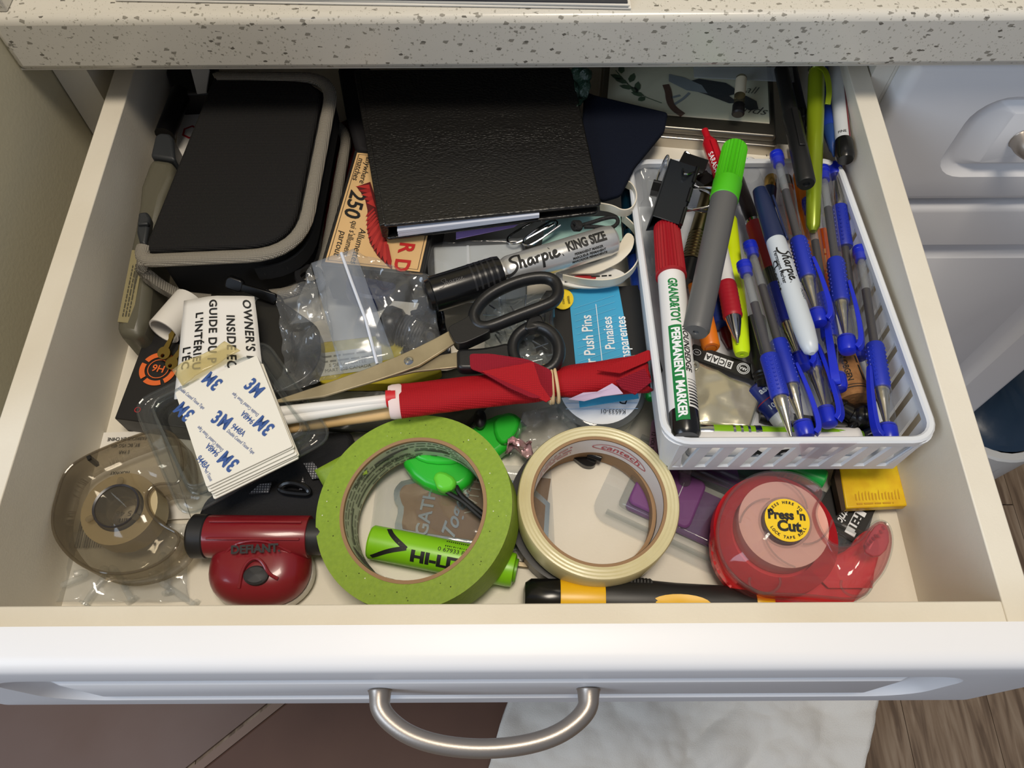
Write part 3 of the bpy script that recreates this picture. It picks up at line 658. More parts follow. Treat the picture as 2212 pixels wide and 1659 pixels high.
# zip bag
zb_ = thing('zip_bag', 'crumpled clear zip bag holding black fittings', 'bag', W(790, 690, 20))
STR = clear('zip_strip', (236, 240, 246), .16, (214, 222, 234), .12, .5, .3, 60)
part(zb_, 'seal_strip', grid(W(735, 800, 44), W(852, 772, 44), W(764, 535, 60), W(672, 568, 56), 8, 16, .0016, 60, 9), STR, True, solid=.0004)
part(zb_, 'zip_ridge', tube([W(815, 786, 46.5), W(790, 690, 52.5), W(760, 610, 58), W(737, 546, 61)], .0009, 8), mat('zip_white', (214, 220, 232), .35), True)
part(zb_, 'left_film', grid(W(600, 860, 36), W(735, 800, 43), W(700, 590, 54), W(610, 640, 48), 24, 24, .012, 55, 5), CL, True, solid=.0002)
part(zb_, 'left_fold', grid(W(628, 702, 50), W(700, 690, 52), W(672, 568, 58), W(650, 628, 56), 8, 10, .004, 90, 15), CL, True, solid=.0002)
part(zb_, 'right_film', grid(W(852, 772, 43), W(966, 780, 36), W(925, 600, 50), W(764, 540, 58), 24, 24, .010, 50, 6), CL, True, solid=.0002)
BLK = mat('black_rubber', (26, 26, 28), .45)
one('bottle_lid', 'dark navy round lid inside the zip bag', 'lid', xf(lathe([(.0, 0), (.0135, 0), (.0145, .002), (.0145, .009), (.013, .0105), (0, .0108)], 36, cap=False), AXF(W(800, 640, 26), W(803, 595, 40))), mat('navy_plastic', (28, 42, 84), .35))
one('instruction_slip', 'small white printed slip inside the zip bag', 'slip', prism(pxpoly([(800, 645), (905, 655), (880, 715), (790, 700)], 27), .0006), mat('slip_paper', (212, 208, 198), .6))
co = thing('coiled_fitting', 'black ribbed plastic fitting inside the zip bag', 'fitting', AXF(W(835, 700, 26), W(930, 735, 24)))
L = (W(835, 700, 26)-W(930, 735, 24)).length
part(co, 'disc_end', lathe([(.0105, -.002), (.0115, 0), (.0115, .006), (.010, .008)], 32), mat('smoke_plastic', (44, 44, 46), .3))
pr = []
for k in range(9): z = .009+k*.0017; pr += [(.0082, z), (.0096, z+.0005), (.0096, z+.0010), (.0082, z+.0014)]
part(co, 'ribbed_barrel', lathe(pr, 28), BLK)
one('black_bag', 'crinkled black plastic bag around the ribbed fitting', 'bag', grid(W(838, 790, 14), W(975, 770, 14), W(955, 660, 24), W(838, 690, 22), 22, 18, .010, 90, 8, lambda a, b: .006*math.sin(a*PI)), mat('black_film', (28, 28, 32), .22, bump=.6, bscale=120), solid=.0008)
one('black_washer', 'small black rubber ring beside the zip case corner', 'ring', xf(lathe([(.0055, 0), (.0085, 0), (.0085, .003), (.0055, .003)], 28, True), AXF(W(668, 600, 30), W(668, 592, 33))), BLK)
# white box in a clear sleeve
wx = thing('white_carton', 'small white box in a clear sleeve under the big silver marker', 'box', W(1020, 560, 12))
part(wx, 'box', prism(pxpoly([(936, 532), (1126, 524), (1140, 600), (940, 618)], 34), .022), mat('milk_white', (216, 218, 216), .35), True, bevel=.0012)
part(wx, 'box_seam', prism(pxpoly([(1008, 530), (1013, 530), (1016, 610), (1010, 611)], 34.6), .0008), mat('seam_white', (240, 240, 240), .4), True)
part(wx, 'clear_sleeve', grid(W(926, 622, 37), W(1150, 606, 37), W(1130, 516, 37), W(922, 522, 37), 16, 10, .003, 60, 3), CL, True, solid=.0002)
one('purple_paper', 'lilac paper slip under the notebook', 'paper', prism(pxpoly([(985, 516), (1110, 490), (1150, 462), (985, 470)], 40), .0006), mat('lilac_paper', (168, 138, 208), .6))
one('teal_card', 'teal edged card under the white ribbon', 'card', prism(pxpoly([(1180, 470), (1340, 466), (1345, 520), (1170, 530)], 36), .001), mat('teal_card', (150, 186, 178), .5))
# paper clips
CHR = mat('chrome', (200, 202, 206), .12, 1)
def clip(name, label, o, a, s=1):
    p = [(-.010, -.003), (.009, -.003), (.0125, 0), (.009, .0035), (-.012, .0035), (-.0155, .0), (-.012, -.0045), (.011, -.0045)]
    M_ = Matrix.Translation(o) @ Matrix.Rotation(a, 4, 'Z') @ Matrix.Rotation(-.15, 4, 'Y')
    return one(name, label, 'clip', xf(tube(smooth([V((x*s, y*s, .0004*i)) for i, (x, y) in enumerate(p)], 2), .0007, 8), M_), CHR, 'steel paper clips')
clip('paper_clip', 'large steel paper clip poking out under the notebook, upper one', W(1150, 497, 40), .5, 1.15)
clip('paper_clip', 'steel paper clip lying just in front of the upper one', W(1172, 503, 42), .62, .95)
# black cord with knot
cd = thing('knotted_cord', 'short black braided cord with a knot below the notebook', 'cord', W(1290, 485, 50))
part(cd, 'loop', tube(smooth([W(1252, 488, 54), W(1280, 480, 56), W(1310, 470, 57), W(1333, 468, 57), W(1336, 482, 56), W(1320, 494, 55), W(1290, 490, 55), W(1262, 490, 54)], 2), .0012, 8), mat('braid', (16, 16, 17), .7, bump=1, bscale=1500), True)
part(cd, 'knot', join(*[tube(smooth([W(1240+k*4, 478, 55), W(1250+k*3, 486, 57), W(1243+k*4, 498, 54), W(1236+k*3, 488, 52)], 2, True), .0014, 8, True) for k in range(3)]), mat('braid', (16, 16, 17), .7), True)
# white satin ribbon
SAT = mat('satin_ribbon', (226, 218, 200), .3, bump=.1, bscale=900)
def ribbon(pts, w=.0062):
    p = smooth([W(*q) for q in pts], 3); return sweep(p, rect(.0007, w))
rb = thing('satin_ribbon', 'loops of white satin ribbon beside the notebook corner', 'ribbon', W(1340, 500, 36))
part(rb, 'upper_loop', ribbon([(1296, 446, 50), (1322, 450, 51), (1344, 462, 51), (1366, 456, 51), (1376, 430, 51), (1366, 404, 50), (1350, 396, 49)]), SAT, True)
part(rb, 'outer_loop', ribbon([(1344, 470, 44), (1372, 494, 45), (1384, 530, 45), (1380, 565, 45), (1358, 596, 44), (1318, 612, 43), (1262, 610, 42), (1216, 600, 41)]), SAT, True)
rl = [W(1356, 500, 47), W(1372, 512, 47), W(1366, 540, 46), W(1340, 566, 45), W(1290, 590, 42), W(1205, 592, 40), W(1205, 572, 40), W(1280, 570, 42), W(1330, 545, 45), W(1345, 515, 46)]
part(rb, 'inner_fold', prism(rpoly(rl, .004, 3), .0007), SAT, True)
gt = thing('gift_tag', 'oval white tag with red and black print under the ribbon', 'tag', W(1280, 600, 36))
part(gt, 'tag', prism([W(1275+78*math.cos(k*PI/16), 598+24*math.sin(k*PI/16), 38) for k in range(32)], .0012), mat('tag_card', (222, 220, 214), .5), True)
part(gt, 'red_oval', prism([W(1262+26*math.cos(k*PI/12), 600+6*math.sin(k*PI/12), 38.3) for k in range(24)], .0003), mat('tag_red', (168, 36, 40), .5), True)
fr = FR(W(1220, 612, 38.3), W(1330, 605, 38.3), W(1220, 590, 38.3))
part(gt, 'lettering', xf(join(dashes(.012, .0016, .006, .0005), dashes(.012, .0016, .022, .003)), fr), INK, True)
# big silver marker
def cyl(name, label, a, b, cat='marker', group=None): return pen(name, label, cat, a, b, group)
ALU = mat('aluminium', (206, 206, 204), .3, .65, bump=.04, bscale=900)
km, L = cyl('jumbo_marker', 'jumbo silver permanent marker with a black ribbed cap', W(922, 640, 52), W(1330, 515, 52))
part(km, 'barrel', lathe([(0.00744, L*.36), (0.00816, L*.385), (0.00816, L*.395), (0.00768, L*.40), (0.00852, L*.415), (0.00888, L*.43), (0.00888, L*.95), (0.00816, L*.985), (0.00600, L)], 36), ALU)
cp_ = part(km, 'cap', lathe([(0.00696, -.0005), (0.00864, .0006), (0.00912, .003), (0.01032, .0035), (0.01056, L*.36), (0.01008, L*.385), (0.00720, L*.387)], 36), mat('gloss_black', (18, 18, 19), .22))
for k in range(5):
    for s in (-1, 1):
        part(cp_, 'grip_ridge', wrap(([V((x, y, 0)) for x, y in ((-.0006, -0.00720), (.0006, -0.00720), (.0006, -.003), (-.0006, -.003), (-.0006, 0), (.0006, 0), (.0006, .003), (-.0006, .003), (-.0006, 0.00720), (.0006, 0.00720))], [(0, 1, 2, 3), (3, 2, 5, 4), (4, 5, 6, 7), (7, 6, 9, 8)]), 0.01074, L*.235+k*.0034, s*.45), mat('ridge_black', (34, 34, 36), .3))
part(cp_, 'clip', xf(p2(rrect(.004, L*.36, -.0028, .0028, .0027), 0, .0016), Matrix(((0, 0, 1, 0), (0, 1, 0, 0), (1, 0, 0, 0), (0, 0, 0, 1))) if False else Matrix.Rotation(-2.0, 4, 'Z') @ Matrix(((0, 0, 1, 0.01116), (0, 1, 0, 0), (1, 0, 0, 0), (0, 0, 0, 1)))), mat('gloss_black', (18, 18, 19), .22), bevel=.0005)
def wraps(root, name, t, r, z0, phi, m, d=1): return part(root, name, wrap(t, r+.00015, z0, phi, d), m)
PH = .42
wraps(km, 'script_logo', script(.0086, .0015), .00888, L*.545, PH-.05, INK)
wraps(km, 'lettering', text('KING SIZE', .0080, .66, .05, 0, 1, .0015), .00888, L*.825, PH-.20, INK)
for k, s in enumerate(('PERMANENT MARKER', 'MARQUEUR PERMANENT', 'MARCADOR PERMANENTE')):
    wraps(km, 'small_print', text(s, .0021, .85, .03, 0, 1, .0015), .00888, L*.825, PH+.40+k*.25, INK)
wraps(cp_, 'embossed_logo', script(.0038, .0004), .01056, L*.13, PH-.2, mat('emboss', (52, 52, 54), .35))
# push pins: card, bag and pins
pc = thing('pin_package', 'push pin package with a black card and bright blue label', 'package', W(1290, 700, 16))
part(pc, 'card', prism(pxpoly([(1180, 628), (1380, 616), (1432, 800), (1412, 835), (1190, 860), (1060, 800)], 30), .0012), BK, True)
lab = part(pc, 'blue_label', prism(pxpoly([(1228, 626), (1336, 618), (1380, 860), (1252, 880)], 30.8), .0006), mat('sky_blue', (64, 164, 208), .4), True)
fr = FR(W(1252, 870, 31), W(1230, 628, 31), W(1200, 870, 31))
LW = mat('label_white', (236, 240, 244), .5)
for s, sz, x, y in (('Clear Push Pins', .0088, .034, -.0085), ('Punaises', .0080, .044, -.0205), ('Transparentes', .0080, .036, -.0285)):
    part(lab, 'lettering', xf(at2(text(s, sz, .82, .015), x, y, 0, .0003), fr), LW, True)
part(lab, 'divider_line', xf(flat([(.004, -.0146), (.064, -.0146), (.064, -.0150), (.004, -.0150)], .0003), fr), LW, True)
for k in range(14):
    x = .003+k*.0045
    part(lab, 'pinstripe', xf(([V((x, -.0018, .0002)), V((x+.0003, -.0018, .0002)), V((x+.0083, -.026, .0002)), V((x+.008, -.026, .0002))], [(0, 1, 2, 3)]), fr), mat('stripe_blue', (110, 190, 224), .4), True)
yd = part(pc, 'count_dot', prism([W(1216+23*math.cos(k*PI/12), 646+22*math.sin(k*PI/12), 32) for k in range(24)], .0006), mat('dot_yellow', (238, 206, 40), .45), True)
fr2 = FR(W(1214, 662, 32.2), W(1210, 630, 32.2), W(1200, 662, 32.2))
part(yd, 'lettering', xf(join(at2(text('count', .0026, .9), .0042, -.001, 0, .0003), at2(text('unités', .0026, .9), .0042, -.0042, 0, .0003)), fr2), INK, True)
part(pc, 'pin_bubble', grid(W(1045, 800, 38), W(1205, 800, 38), W(1195, 630, 38), W(1050, 650, 38), 20, 20, .004, 50, 12, lambda a, b: .006*min(1, 6*min(a, 1-a, b, 1-b))), CLP, True, solid=.0003)
PINM = clear('pin_plastic', (250, 251, 251), .12, (230, 232, 232), .05, .7)
PL = [(.0000, 0), (.0040, 0), (.0042, .0012), (.0030, .0022), (.0022, .005), (.0026, .0080), (.0034, .0092), (.0034, .0105), (.0, .0108)]
pin0 = thing('push_pin', 'clear plastic push pin inside the push pin package bubble', 'push pin', Matrix(), 'push pins in the package')
part(pin0, 'grip', lathe(PL, 16, cap=False), PINM)
part(pin0, 'needle', lathe([(.0005, -.010), (.0006, 0)], 8), CHR)
ps = []
for k in range(26):
    u, v = rnd.uniform(1070, 1185), rnd.uniform(668, 800)
    ps.append(Matrix.Translation(W(u, v, 31+rnd.uniform(0, 6))) @ Matrix.Rotation(rnd.uniform(0, 6.3), 4, 'Z') @ Matrix.Rotation(rnd.uniform(1.2, 1.9), 4, 'X'))
pin0.matrix_world = ps[0]
for M_ in ps[1:]: copy_tree(pin0, M_)
# scissors
BLA = mat('steel_blade', (196, 182, 150), .32, .6, bump=.05, bscale=500, vary=.5, vscale=40, col2=(150, 136, 108))
SH = mat('satin_black', (24, 24, 25), .4, bump=.08, bscale=1200)
sc_ = thing('scissors', 'open scissors with black plastic handles across the middle', 'scissors', W(883, 780, 44))
b1 = [W(970, 714, 54), W(983, 741, 54), W(940, 768, 53), W(905, 790, 52), (W(870, 803, 51)), W(800, 826, 50), W(700, 856, 49), W(584, 871, 47), W(600, 862, 47), W(700, 829, 49), W(800, 793, 50), W(860, 768, 51), W(900, 750, 52), W(935, 733, 53)]
bl1 = part(sc_, 'blade', prism(b1, .0016), BLA, True, bevel=.0004)
b2 = [W(988, 760, 50), W(988, 793, 50), W(940, 798, 49), W(895, 803, 48.5), W(840, 815, 48), W(760, 838, 47.5), W(880, 790, 48), W(930, 770, 49)]
part(sc_, 'blade', prism(b2, .0015), BLA, True, bevel=.0004)
M_ = Matrix.Translation(W(883, 780, 51.6))
part(sc_, 'rivet', xf(lathe([(.0026, 0), (.0026, .0005), (.002, .0012), (.0009, .0014), (.0009, .0009)], 20), M_), CHR, True)
# upper handle: shank and long loop
part(sc_, 'handle', prism(rpoly(pxpoly([(965, 707), (985, 743), (1004, 741), (1046, 722), (1064, 712), (1034, 700), (1018, 672), (1010, 684)], 58), .003, 3), .008), SH, True, bevel=.0022, seg=3)
loop = smooth([W(u, v, z) for u, v, z in ((1026, 700, 55), (1022, 676, 56), (1050, 640, 57), (1110, 610, 59), (1165, 598, 60), (1197, 604, 60), (1208, 628, 60), (1200, 652, 60), (1160, 668, 59), (1110, 686, 57), (1062, 706, 56), (1040, 708, 55))], 2, True)
part(sc_, 'finger_loop', sweep(loop, circ(.0033, 12, .0042), True), SH, True)
part(sc_, 'handle', prism(rpoly(pxpoly([(986, 752), (987, 795), (1010, 796), (1120, 790), (1112, 760), (1098, 737), (1075, 744), (1040, 750)], 53), .003, 3), .008), SH, True, bevel=.0022, seg=3)
part(sc_, 'handle_bridge', prism(rpoly(pxpoly([(1140, 684), (1168, 676), (1180, 702), (1150, 712), (1130, 712)], 57), .003, 3), .007), SH, True, bevel=.002)
loop = smooth([W(u, v, z) for u, v, z in ((1105, 752, 51), (1118, 722, 52), (1150, 704, 53), (1185, 712, 54), (1208, 740, 54), (1208, 775, 53), (1190, 800, 52), (1150, 808, 51), (1116, 790, 51))], 2, True)
part(sc_, 'thumb_loop', sweep(loop, circ(.0034, 12, .0042), True), SH, True)
# blue ballpoints between package and basket
TB = clear('blue_translucent', (40, 90, 190), .45, (20, 60, 160), .1, .4)
pn, L = pen('blue_ballpoint', 'translucent blue ballpoint pen squeezed against the basket side', 'pen', W(1402, 760, 24), W(1370, 540, 26))
part(pn, 'barrel', lathe([(.003, 0), (.0045, .003), (.0045, L*.55)], 20), TB)
part(pn, 'cap', lathe([(.0050, L*.52), (.0052, L*.56), (.0050, L*.98), (.003, L)], 20), mat('deep_blue', (30, 62, 150), .3))
part(pn, 'pocket_clip', xf(box(.0052, .0064, -.0015, .0015, L*.55, L*.9), Matrix()), mat('deep_blue', (30, 62, 150), .3), bevel=.0004)
pn, L = pen('teal_pen', 'dark teal metal pen under the ribbon loop', 'pen', W(1364, 545, 32), W(1352, 380, 34))
part(pn, 'barrel', lathe([(.0035, 0), (.0042, .002), (.0042, L)], 20), mat('teal_metal', (24, 74, 100), .25, .7))
part(pn, 'ring_band', lathe([(.0044, L*.25), (.0044, L*.29)], 20), CHR)
one('gap_fill_sheet', 'added dark olive sheet filling the dark gap under the scissors and red flag', 'bag', grid(W(560, 935, 8), W(1010, 925, 10), W(1120, 790, 10), W(600, 830, 10), 30, 16, .006, 40, 77), mat('olive_film', (62, 62, 52), .3, bump=.5, bscale=90), solid=.001)  # added sheet; its dark olive fills the dark gap between blade and sticks
# red flag rolled on white sticks
RED = weave('red_fabric', (196, 30, 40), (150, 16, 26), 1400, .7, .5)
rf = thing('red_flag', 'red cloth flag rolled on white sticks with a rubber band', 'flag', W(1120, 830, 28))
STK = mat('white_stick', (226, 224, 220), .35)
part(rf, 'stick', tube([W(610, 908, 42), W(1386, 776, 47)], .0028, 14), STK, True)
part(rf, 'stick', tube([W(600, 890, 44), W(1392, 802, 45)], .0030, 14), STK, True)
a, b = W(866, 866, 46), W(1396, 806, 48)
M_ = AXF(a, b); L = (b-a).length; v, f = [], []; n, m = 34, 40
for j in range(m+1):
    t = j/m
    for i in range(n):
        th = 2*PI*i/n
        r = .0088*(1+.12*math.sin(2*th+t*2))*(1-.18*math.exp(-((t-.625)/.04)**2))*(1+.12*max(0, t-.8)*5)
        r += .0007*noise.noise(V((math.cos(th)*2, math.sin(th)*2, t*9)))
        v.append(M_ @ V((r*.8*math.cos(th), r*1.18*math.sin(th), L*t+(.006*noise.noise(V((th*1.5, 3, 1))) if j == m else 0))))
for j in range(m):
    for i in range(n): f.append((j*n+i, j*n+(i+1) % n, (j+1)*n+(i+1) % n, (j+1)*n+i))
f.append(tuple(range(n-1, -1, -1)))
part(rf, 'rolled_cloth', (v, f), RED, True, solid=.0006)
part(rf, 'sewn_edge', xf(lathe([(.0083, -.002), (.0088, .0000), (.0088, .0035), (.0083, .0052)], 24), AXF(W(850, 868, 46), b) @ Matrix.Diagonal((.8, 1.12, 1, 1))), mat('edge_tape', (226, 206, 204), .7), True)
part(rf, 'red_tip', xf(lathe([(.0046, -.0042), (.0046, .001)], 16), AXF(W(852, 860, 49), b)), mat('red_tip', (200, 30, 40), .5), True)
RDK = weave('red_fabric_back', (170, 34, 54), (128, 20, 36), 1400, .75, .4)
part(rf, 'loose_flap', prism(rpoly([W(1014, 764, 53), W(1060, 764, 56), W(1140, 776, 58), W(1192, 800, 57), W(1194, 858, 54), W(1150, 860, 58), W(1100, 838, 60), W(1045, 806, 59), W(1016, 796, 54)], .002, 2), .0007), RDK, True)
part(rf, 'folded_corner', prism([W(1040, 802, 59), W(1152, 782, 60.5), W(1168, 830, 60), W(1190, 862, 56), W(1180, 868, 56)], .0007), RED, True)
part(rf, 'end_flap', prism([W(1290, 800, 60), W(1400, 756, 59), W(1424, 766, 57), W(1396, 782, 60), W(1340, 806, 61)], .0007), RED, True)
part(rf, 'end_flap', prism([W(1330, 822, 61), W(1392, 796, 61), W(1408, 824, 56), W(1372, 852, 52), W(1342, 838, 56)], .0007), RDK, True)
part(rf, 'torn_lining', prism([W(1228, 862, 50), W(1260, 848, 53), W(1290, 846, 55), W(1322, 828, 57.5), W(1334, 836, 57), W(1346, 850, 53), W(1300, 856, 53), W(1262, 866, 49)], .0005), mat('lining', (216, 190, 214), .8), True)
RB = mat('rubber_band', (214, 186, 144), .55)
tb0 = (W(1196, 826, 48)-a).length
for k, (dz, tl) in enumerate(((-.0035, .05), (-.0012, -.06), (.0010, .02))):
    M2 = AXF(a, b) @ Matrix.Translation((0, 0, tb0+dz)) @ Matrix.Rotation(tl, 4, 'X')
    part(rf, 'rubber_band', xf(tube([V((.0079*math.cos(t*PI/14), .0108*math.sin(t*PI/14), 0)) for t in range(28)], .0009, 8, True), M2), RB, True)
pn, L = pen('wooden_chopstick', 'thin wooden stick under the red flag', 'stick', W(610, 924, 33), W(1010, 868, 33))
pn_ = part(pn, 'shaft', lathe([(.0028, 0), (.0036, .004), (.0036, L)], 16), wood('birch', (214, 172, 112), (224, 186, 130), (232, 198, 146)))
# round clear tin with a white label
gl = thing('round_tin', 'round clear lidded dish with a white and blue label', 'dish', W(1290, 850, 8))
ctr = W(1296, 836, 24); M_ = Matrix.Translation(ctr) @ Matrix.Rotation(math.radians(4), 4, 'X')
part(gl, 'dish', xf(lathe([(.021, -.020), (.0245, -.019), (.0265, -.004), (.0262, 0), (.024, .0012)], 48), M_), clear('dish_clear', (222, 226, 226), .12, (200, 204, 204), .05, .8), True)
part(gl, 'paper_label', xf(lathe([(.0005, .0015), (.0232, .0015), (.0232, .0018), (.0005, .0018)], 48, True), M_), mat('label_paper', (226, 232, 238), .5), True)
fr = Matrix.Translation(ctr+V((0, 0, .0022)))
part(gl, 'blue_lines', xf(join(*[flat([(-.020, y), (.020, y), (.020, y+.0003), (-.020, y+.0003)], .0003) for y in (-.008, -.0115, -.015)]), fr), mat('pale_blue_ink', (140, 176, 214), .6), True)
part(gl, 'lettering', xf(join(at2(text('Dopamin', .0078, .9, .01, .4), .003, -.0085, 176, .0005), at2(text('K6533-01', .0038, .95), .006, -.0165, 178, .0005)), fr), INK, True)
# crumpled clear wrappers
one('clear_wrapper', 'crumpled clear wrapper beside the round dish', 'wrapper', grid(W(1100, 990, 12), W(1250, 930, 20), W(1230, 870, 26), W(1130, 890, 24), 18, 14, .014, 70, 21), CL, solid=.0002)
one('candy_wrapper', 'small silver and pink candy wrapper between the tape rolls', 'wrapper', grid(W(1092, 985, 14), W(1150, 975, 14), W(1146, 948, 20), W(1098, 952, 22), 12, 10, .008, 160, 22), mat('foil_pink', (206, 170, 176), .25, .5, bump=.8, bscale=200), solid=.0004)
one('green_marker_tip', 'bright green marker end beside the basket corner', 'marker', xf(lathe([(.0035, 0), (.0050, .002), (.0050, .02)], 20), AXF(W(1410, 862, 20), W(1402, 800, 20))), mat('bright_green', (22, 172, 70), .3))
# ================================================================== front of the drawer
# clamshell with adhesive squares
cs = thing('clamshell_pack', 'clear plastic clamshell holding a stack of white adhesive squares', 'package', W(510, 930, 20))
OUT = [W(288, 872, 36), W(572, 733, 42), W(722, 946, 42), W(398, 1122, 36)]
nrm = (OUT[1]-OUT[0]).cross(OUT[3]-OUT[0]).normalized()
if nrm.z < 0: nrm = -nrm
def inset(pts, d):
    c = sum(pts, V((0, 0, 0)))/4; return [p+(c-p).normalized()*d for p in pts]
def frame(o, i):
    n = len(o); v = o+i; return v, [(k, (k+1) % n, (k+1) % n+n, k+n) for k in range(n)]
ro = rpoly(OUT, .010, 5); ri = rpoly(inset(OUT, .011), .008, 5)
part(cs, 'flange', frame(ro, ri), CLP, True, solid=.0007)
up = nrm*.007
rt = [p+up for p in rpoly(inset(OUT, .013), .007, 5)]
part(cs, 'dome_wall', frame(ri, rt), CLP, True, solid=.0006)
rt2 = [p+up for p in rpoly(inset(OUT, .0145), .006, 5)]
part(cs, 'dome_ledge', frame(rt, rt2), CLP, True, solid=.0006)
part(cs, 'lip', sweep([p+nrm*.0006 for p in ro], circ(.0008, 8), True), CLP, True)
part(cs, 'inner_rib', sweep([p+nrm*.0008 for p in ri], circ(.0009, 8), True), CLP, True)
rb_ = [p-nrm*.010 for p in rpoly(inset(OUT, .014), .007, 5)]
part(cs, 'tray_wall', frame(rb_, ri), CLP, True, solid=.0006)
part(cs, 'tray_floor', (rb_, [tuple(range(len(rb_)))]), CLP, True, solid=.0006)
part(cs, 'hinge_tape', grid(W(372, 800, 50), W(392, 832, 50), W(520, 758, 54), W(486, 738, 54), 8, 12, .0025, 60, 31), clear('old_tape', (246, 240, 214), .22, (226, 214, 170), .2, .4), True, solid=.0003)
# the squares
SQ = [W(358, 858, 50), W(527, 780, 54), W(632, 964, 54), W(446, 1052, 50)]
fq = FR(SQ[3], SQ[2], SQ[0]); wq = (SQ[2]-SQ[3]).length; hq = (SQ[0]-SQ[3]).length
LIN = mat('liner_paper', (228, 224, 212), .5)
BLU = mat('print_blue', (52, 84, 146), .5)
for k in range(6):
    n = 5-k
    t = thing('adhesive_square', ('topmost white adhesive square with blue print in the clamshell', 'second adhesive square from the top of the clamshell stack', 'third adhesive square from the top of the clamshell stack', 'fourth adhesive square from the top of the clamshell stack', 'fifth adhesive square from the top of the clamshell stack', 'bottom adhesive square of the clamshell stack')[k], 'adhesive square', fq @ Matrix.Translation((.0006*math.sin(k*2.1), -.0009*k, -.0014*k)) @ Matrix.Rotation(.012*math.sin(k*1.7), 4, 'Z'), 'adhesive squares in the clamshell')
    part(t, 'liner', p2(rrect(0, wq, 0, hq, .0006, 1), -.0009, 0), LIN)
    part(t, 'foam', p2(rrect(.0006, wq-.0006, .0006, hq-.0006, .0006, 1), -.0013, -.0009), mat('foam_white', (210, 208, 200), .7))
    if k == 0:
        sq0 = t
def sqt(s, u, v, u2, v2, size, sx=1, bold=0):
    """print on the top square, centred between two photo points and reading from the first to the second"""
    i = fq.inverted(); zf = 52
    a, b = i @ W(u, v, zf), i @ W(u2, v2, zf); m = (a+b)/2; d = b-a
    part(sq0, 'print', at2(text(s, size, sx, bold, 0, 1.12 if s == '3M' else 1), m.x, m.y, math.degrees(math.atan2(d.y, d.x)), .00025), BLU)
def sqr(s, u, v, u2, v2, size, sx, bold=0): sqt(s, u, v, u2, v2, size, sx, bold)
for a, b in (((462, 899), (494, 918)), ((589, 935), (557, 907)), ((508, 1008), (478, 982)), ((474, 834), (446, 812)), ((540, 832), (562, 852)), ((408, 897), (384, 875))): sqt('3M', *a, *b, .0100, .78, .035)
for a, b in (((500, 919), (530, 941)), ((549, 914), (525, 892)), ((470, 981), (446, 959)), ((424, 985), (446, 1010))): sqt('9448A', *a, *b, .0046, .72, .01)
for a, b in (((490, 929), (551, 981)), ((561, 901), (502, 850)), ((482, 975), (423, 918)), ((393, 842), (431, 874))): sqt('Double Coated Tissue Tape', *a, *b, .0027, .66)
sqt('ed Tissue', 440, 1010, 456, 1040, .0027, .66)
# barcode card
bc = thing('barcode_card', 'white card with upside down print and a barcode under the smoky dispenser', 'card', W(280, 1030, 1))
cq = [W(180, 936, 2.5), W(346, 930, 2.5), W(412, 1120, 2.5), W(150, 1130, 2.5)]
part(bc, 'card', prism(cq, .0008), mat('card_white', (228, 224, 216), .55), True)
fr = FR(W(345, 932, 2.8), W(180, 937, 2.8), W(345, 1100, 2.8))
for k, s in enumerate(('FABRIQUE EN CHINE', 'BY, BC V5G 4P3', 'E PAR', '', '', 'NORWAY', '', 'DISTRIBUTED BY / DIST', 'IN U.S.A. / AUX E.-U.', '20904 2202')):
    if s: part(bc, 'lettering', xf(at2(text(s, .0030, .80, .015), .018, .004+.0042*k, 0), fr), INK, True)
part(bc, 'barcode_number', xf(at2(text('5 46 4 33545', .0042, 1.2), .020, .0490), fr), mat('grey_ink2', (96, 92, 84), .6), True)
bars = []
for k in range(32):
    w = rnd.choice((.0003, .0006, .0009)); bars.append(flat([(.002+k*.00125, .052), (.002+k*.00125+w, .052), (.002+k*.00125+w, .068), (.002+k*.00125, .068)], .0003))
part(bc, 'barcode', xf(join(*bars), fr), INK, True, kind='stuff')
# clear bag of picture hooks under the dispenser
hb = thing('hook_bag', 'clear bag of transparent hooks in the front left corner', 'bag', W(260, 1250, 1))
part(hb, 'film', grid(W(118, 1300, 3), W(405, 1300, 3), W(400, 1130, 12), W(150, 1150, 10), 26, 16, .006, 70, 41, lambda a, b: .005*math.sin(a*PI)*math.sin(b*PI)), CL, True, solid=.0002)
hk0 = None
for k, (u, v, r) in enumerate(((160, 1255, .4), (215, 1262, 1.1), (265, 1258, 2.2), (318, 1252, .2), (362, 1235, 1.8), (384, 1282, 2.6))):
    M_ = Matrix.Translation(W(u, v, 4)) @ Matrix.Rotation(r, 4, 'Z') @ Matrix.Rotation(PI/2, 4, 'X')
    if hk0 is None:
        hk0 = thing('clear_hook', 'x', 'hook', M_, 'clear plastic hooks')
        part(hk0, 'hook', tube(smooth([V((-.012, 0, 0)), V((-.004, .001, 0)), V((.004, .0, 0)), V((.008, .003, 0)), V((.0075, .007, 0)), V((.004, .008, 0))], 2), .0016, 10), PINM)
        part(hk0, 'foot', xf(lathe([(.0, 0), (.0032, 0), (.0032, .0012), (0, .0014)], 16, cap=False), Matrix.Translation((-.012, 0, 0)) @ Matrix.Rotation(PI/2, 4, 'Y')), PINM)
        t = hk0
    else: t = copy_tree(hk0, M_)
    t['label'] = ('leftmost clear plastic hook in the bag', 'second clear hook from the left in the bag', 'third clear hook from the left in the bag', 'fourth clear hook from the left in the bag', 'clear hook just right of the smoky dispenser rim', 'clear hook at the front right corner of the bag')[k]
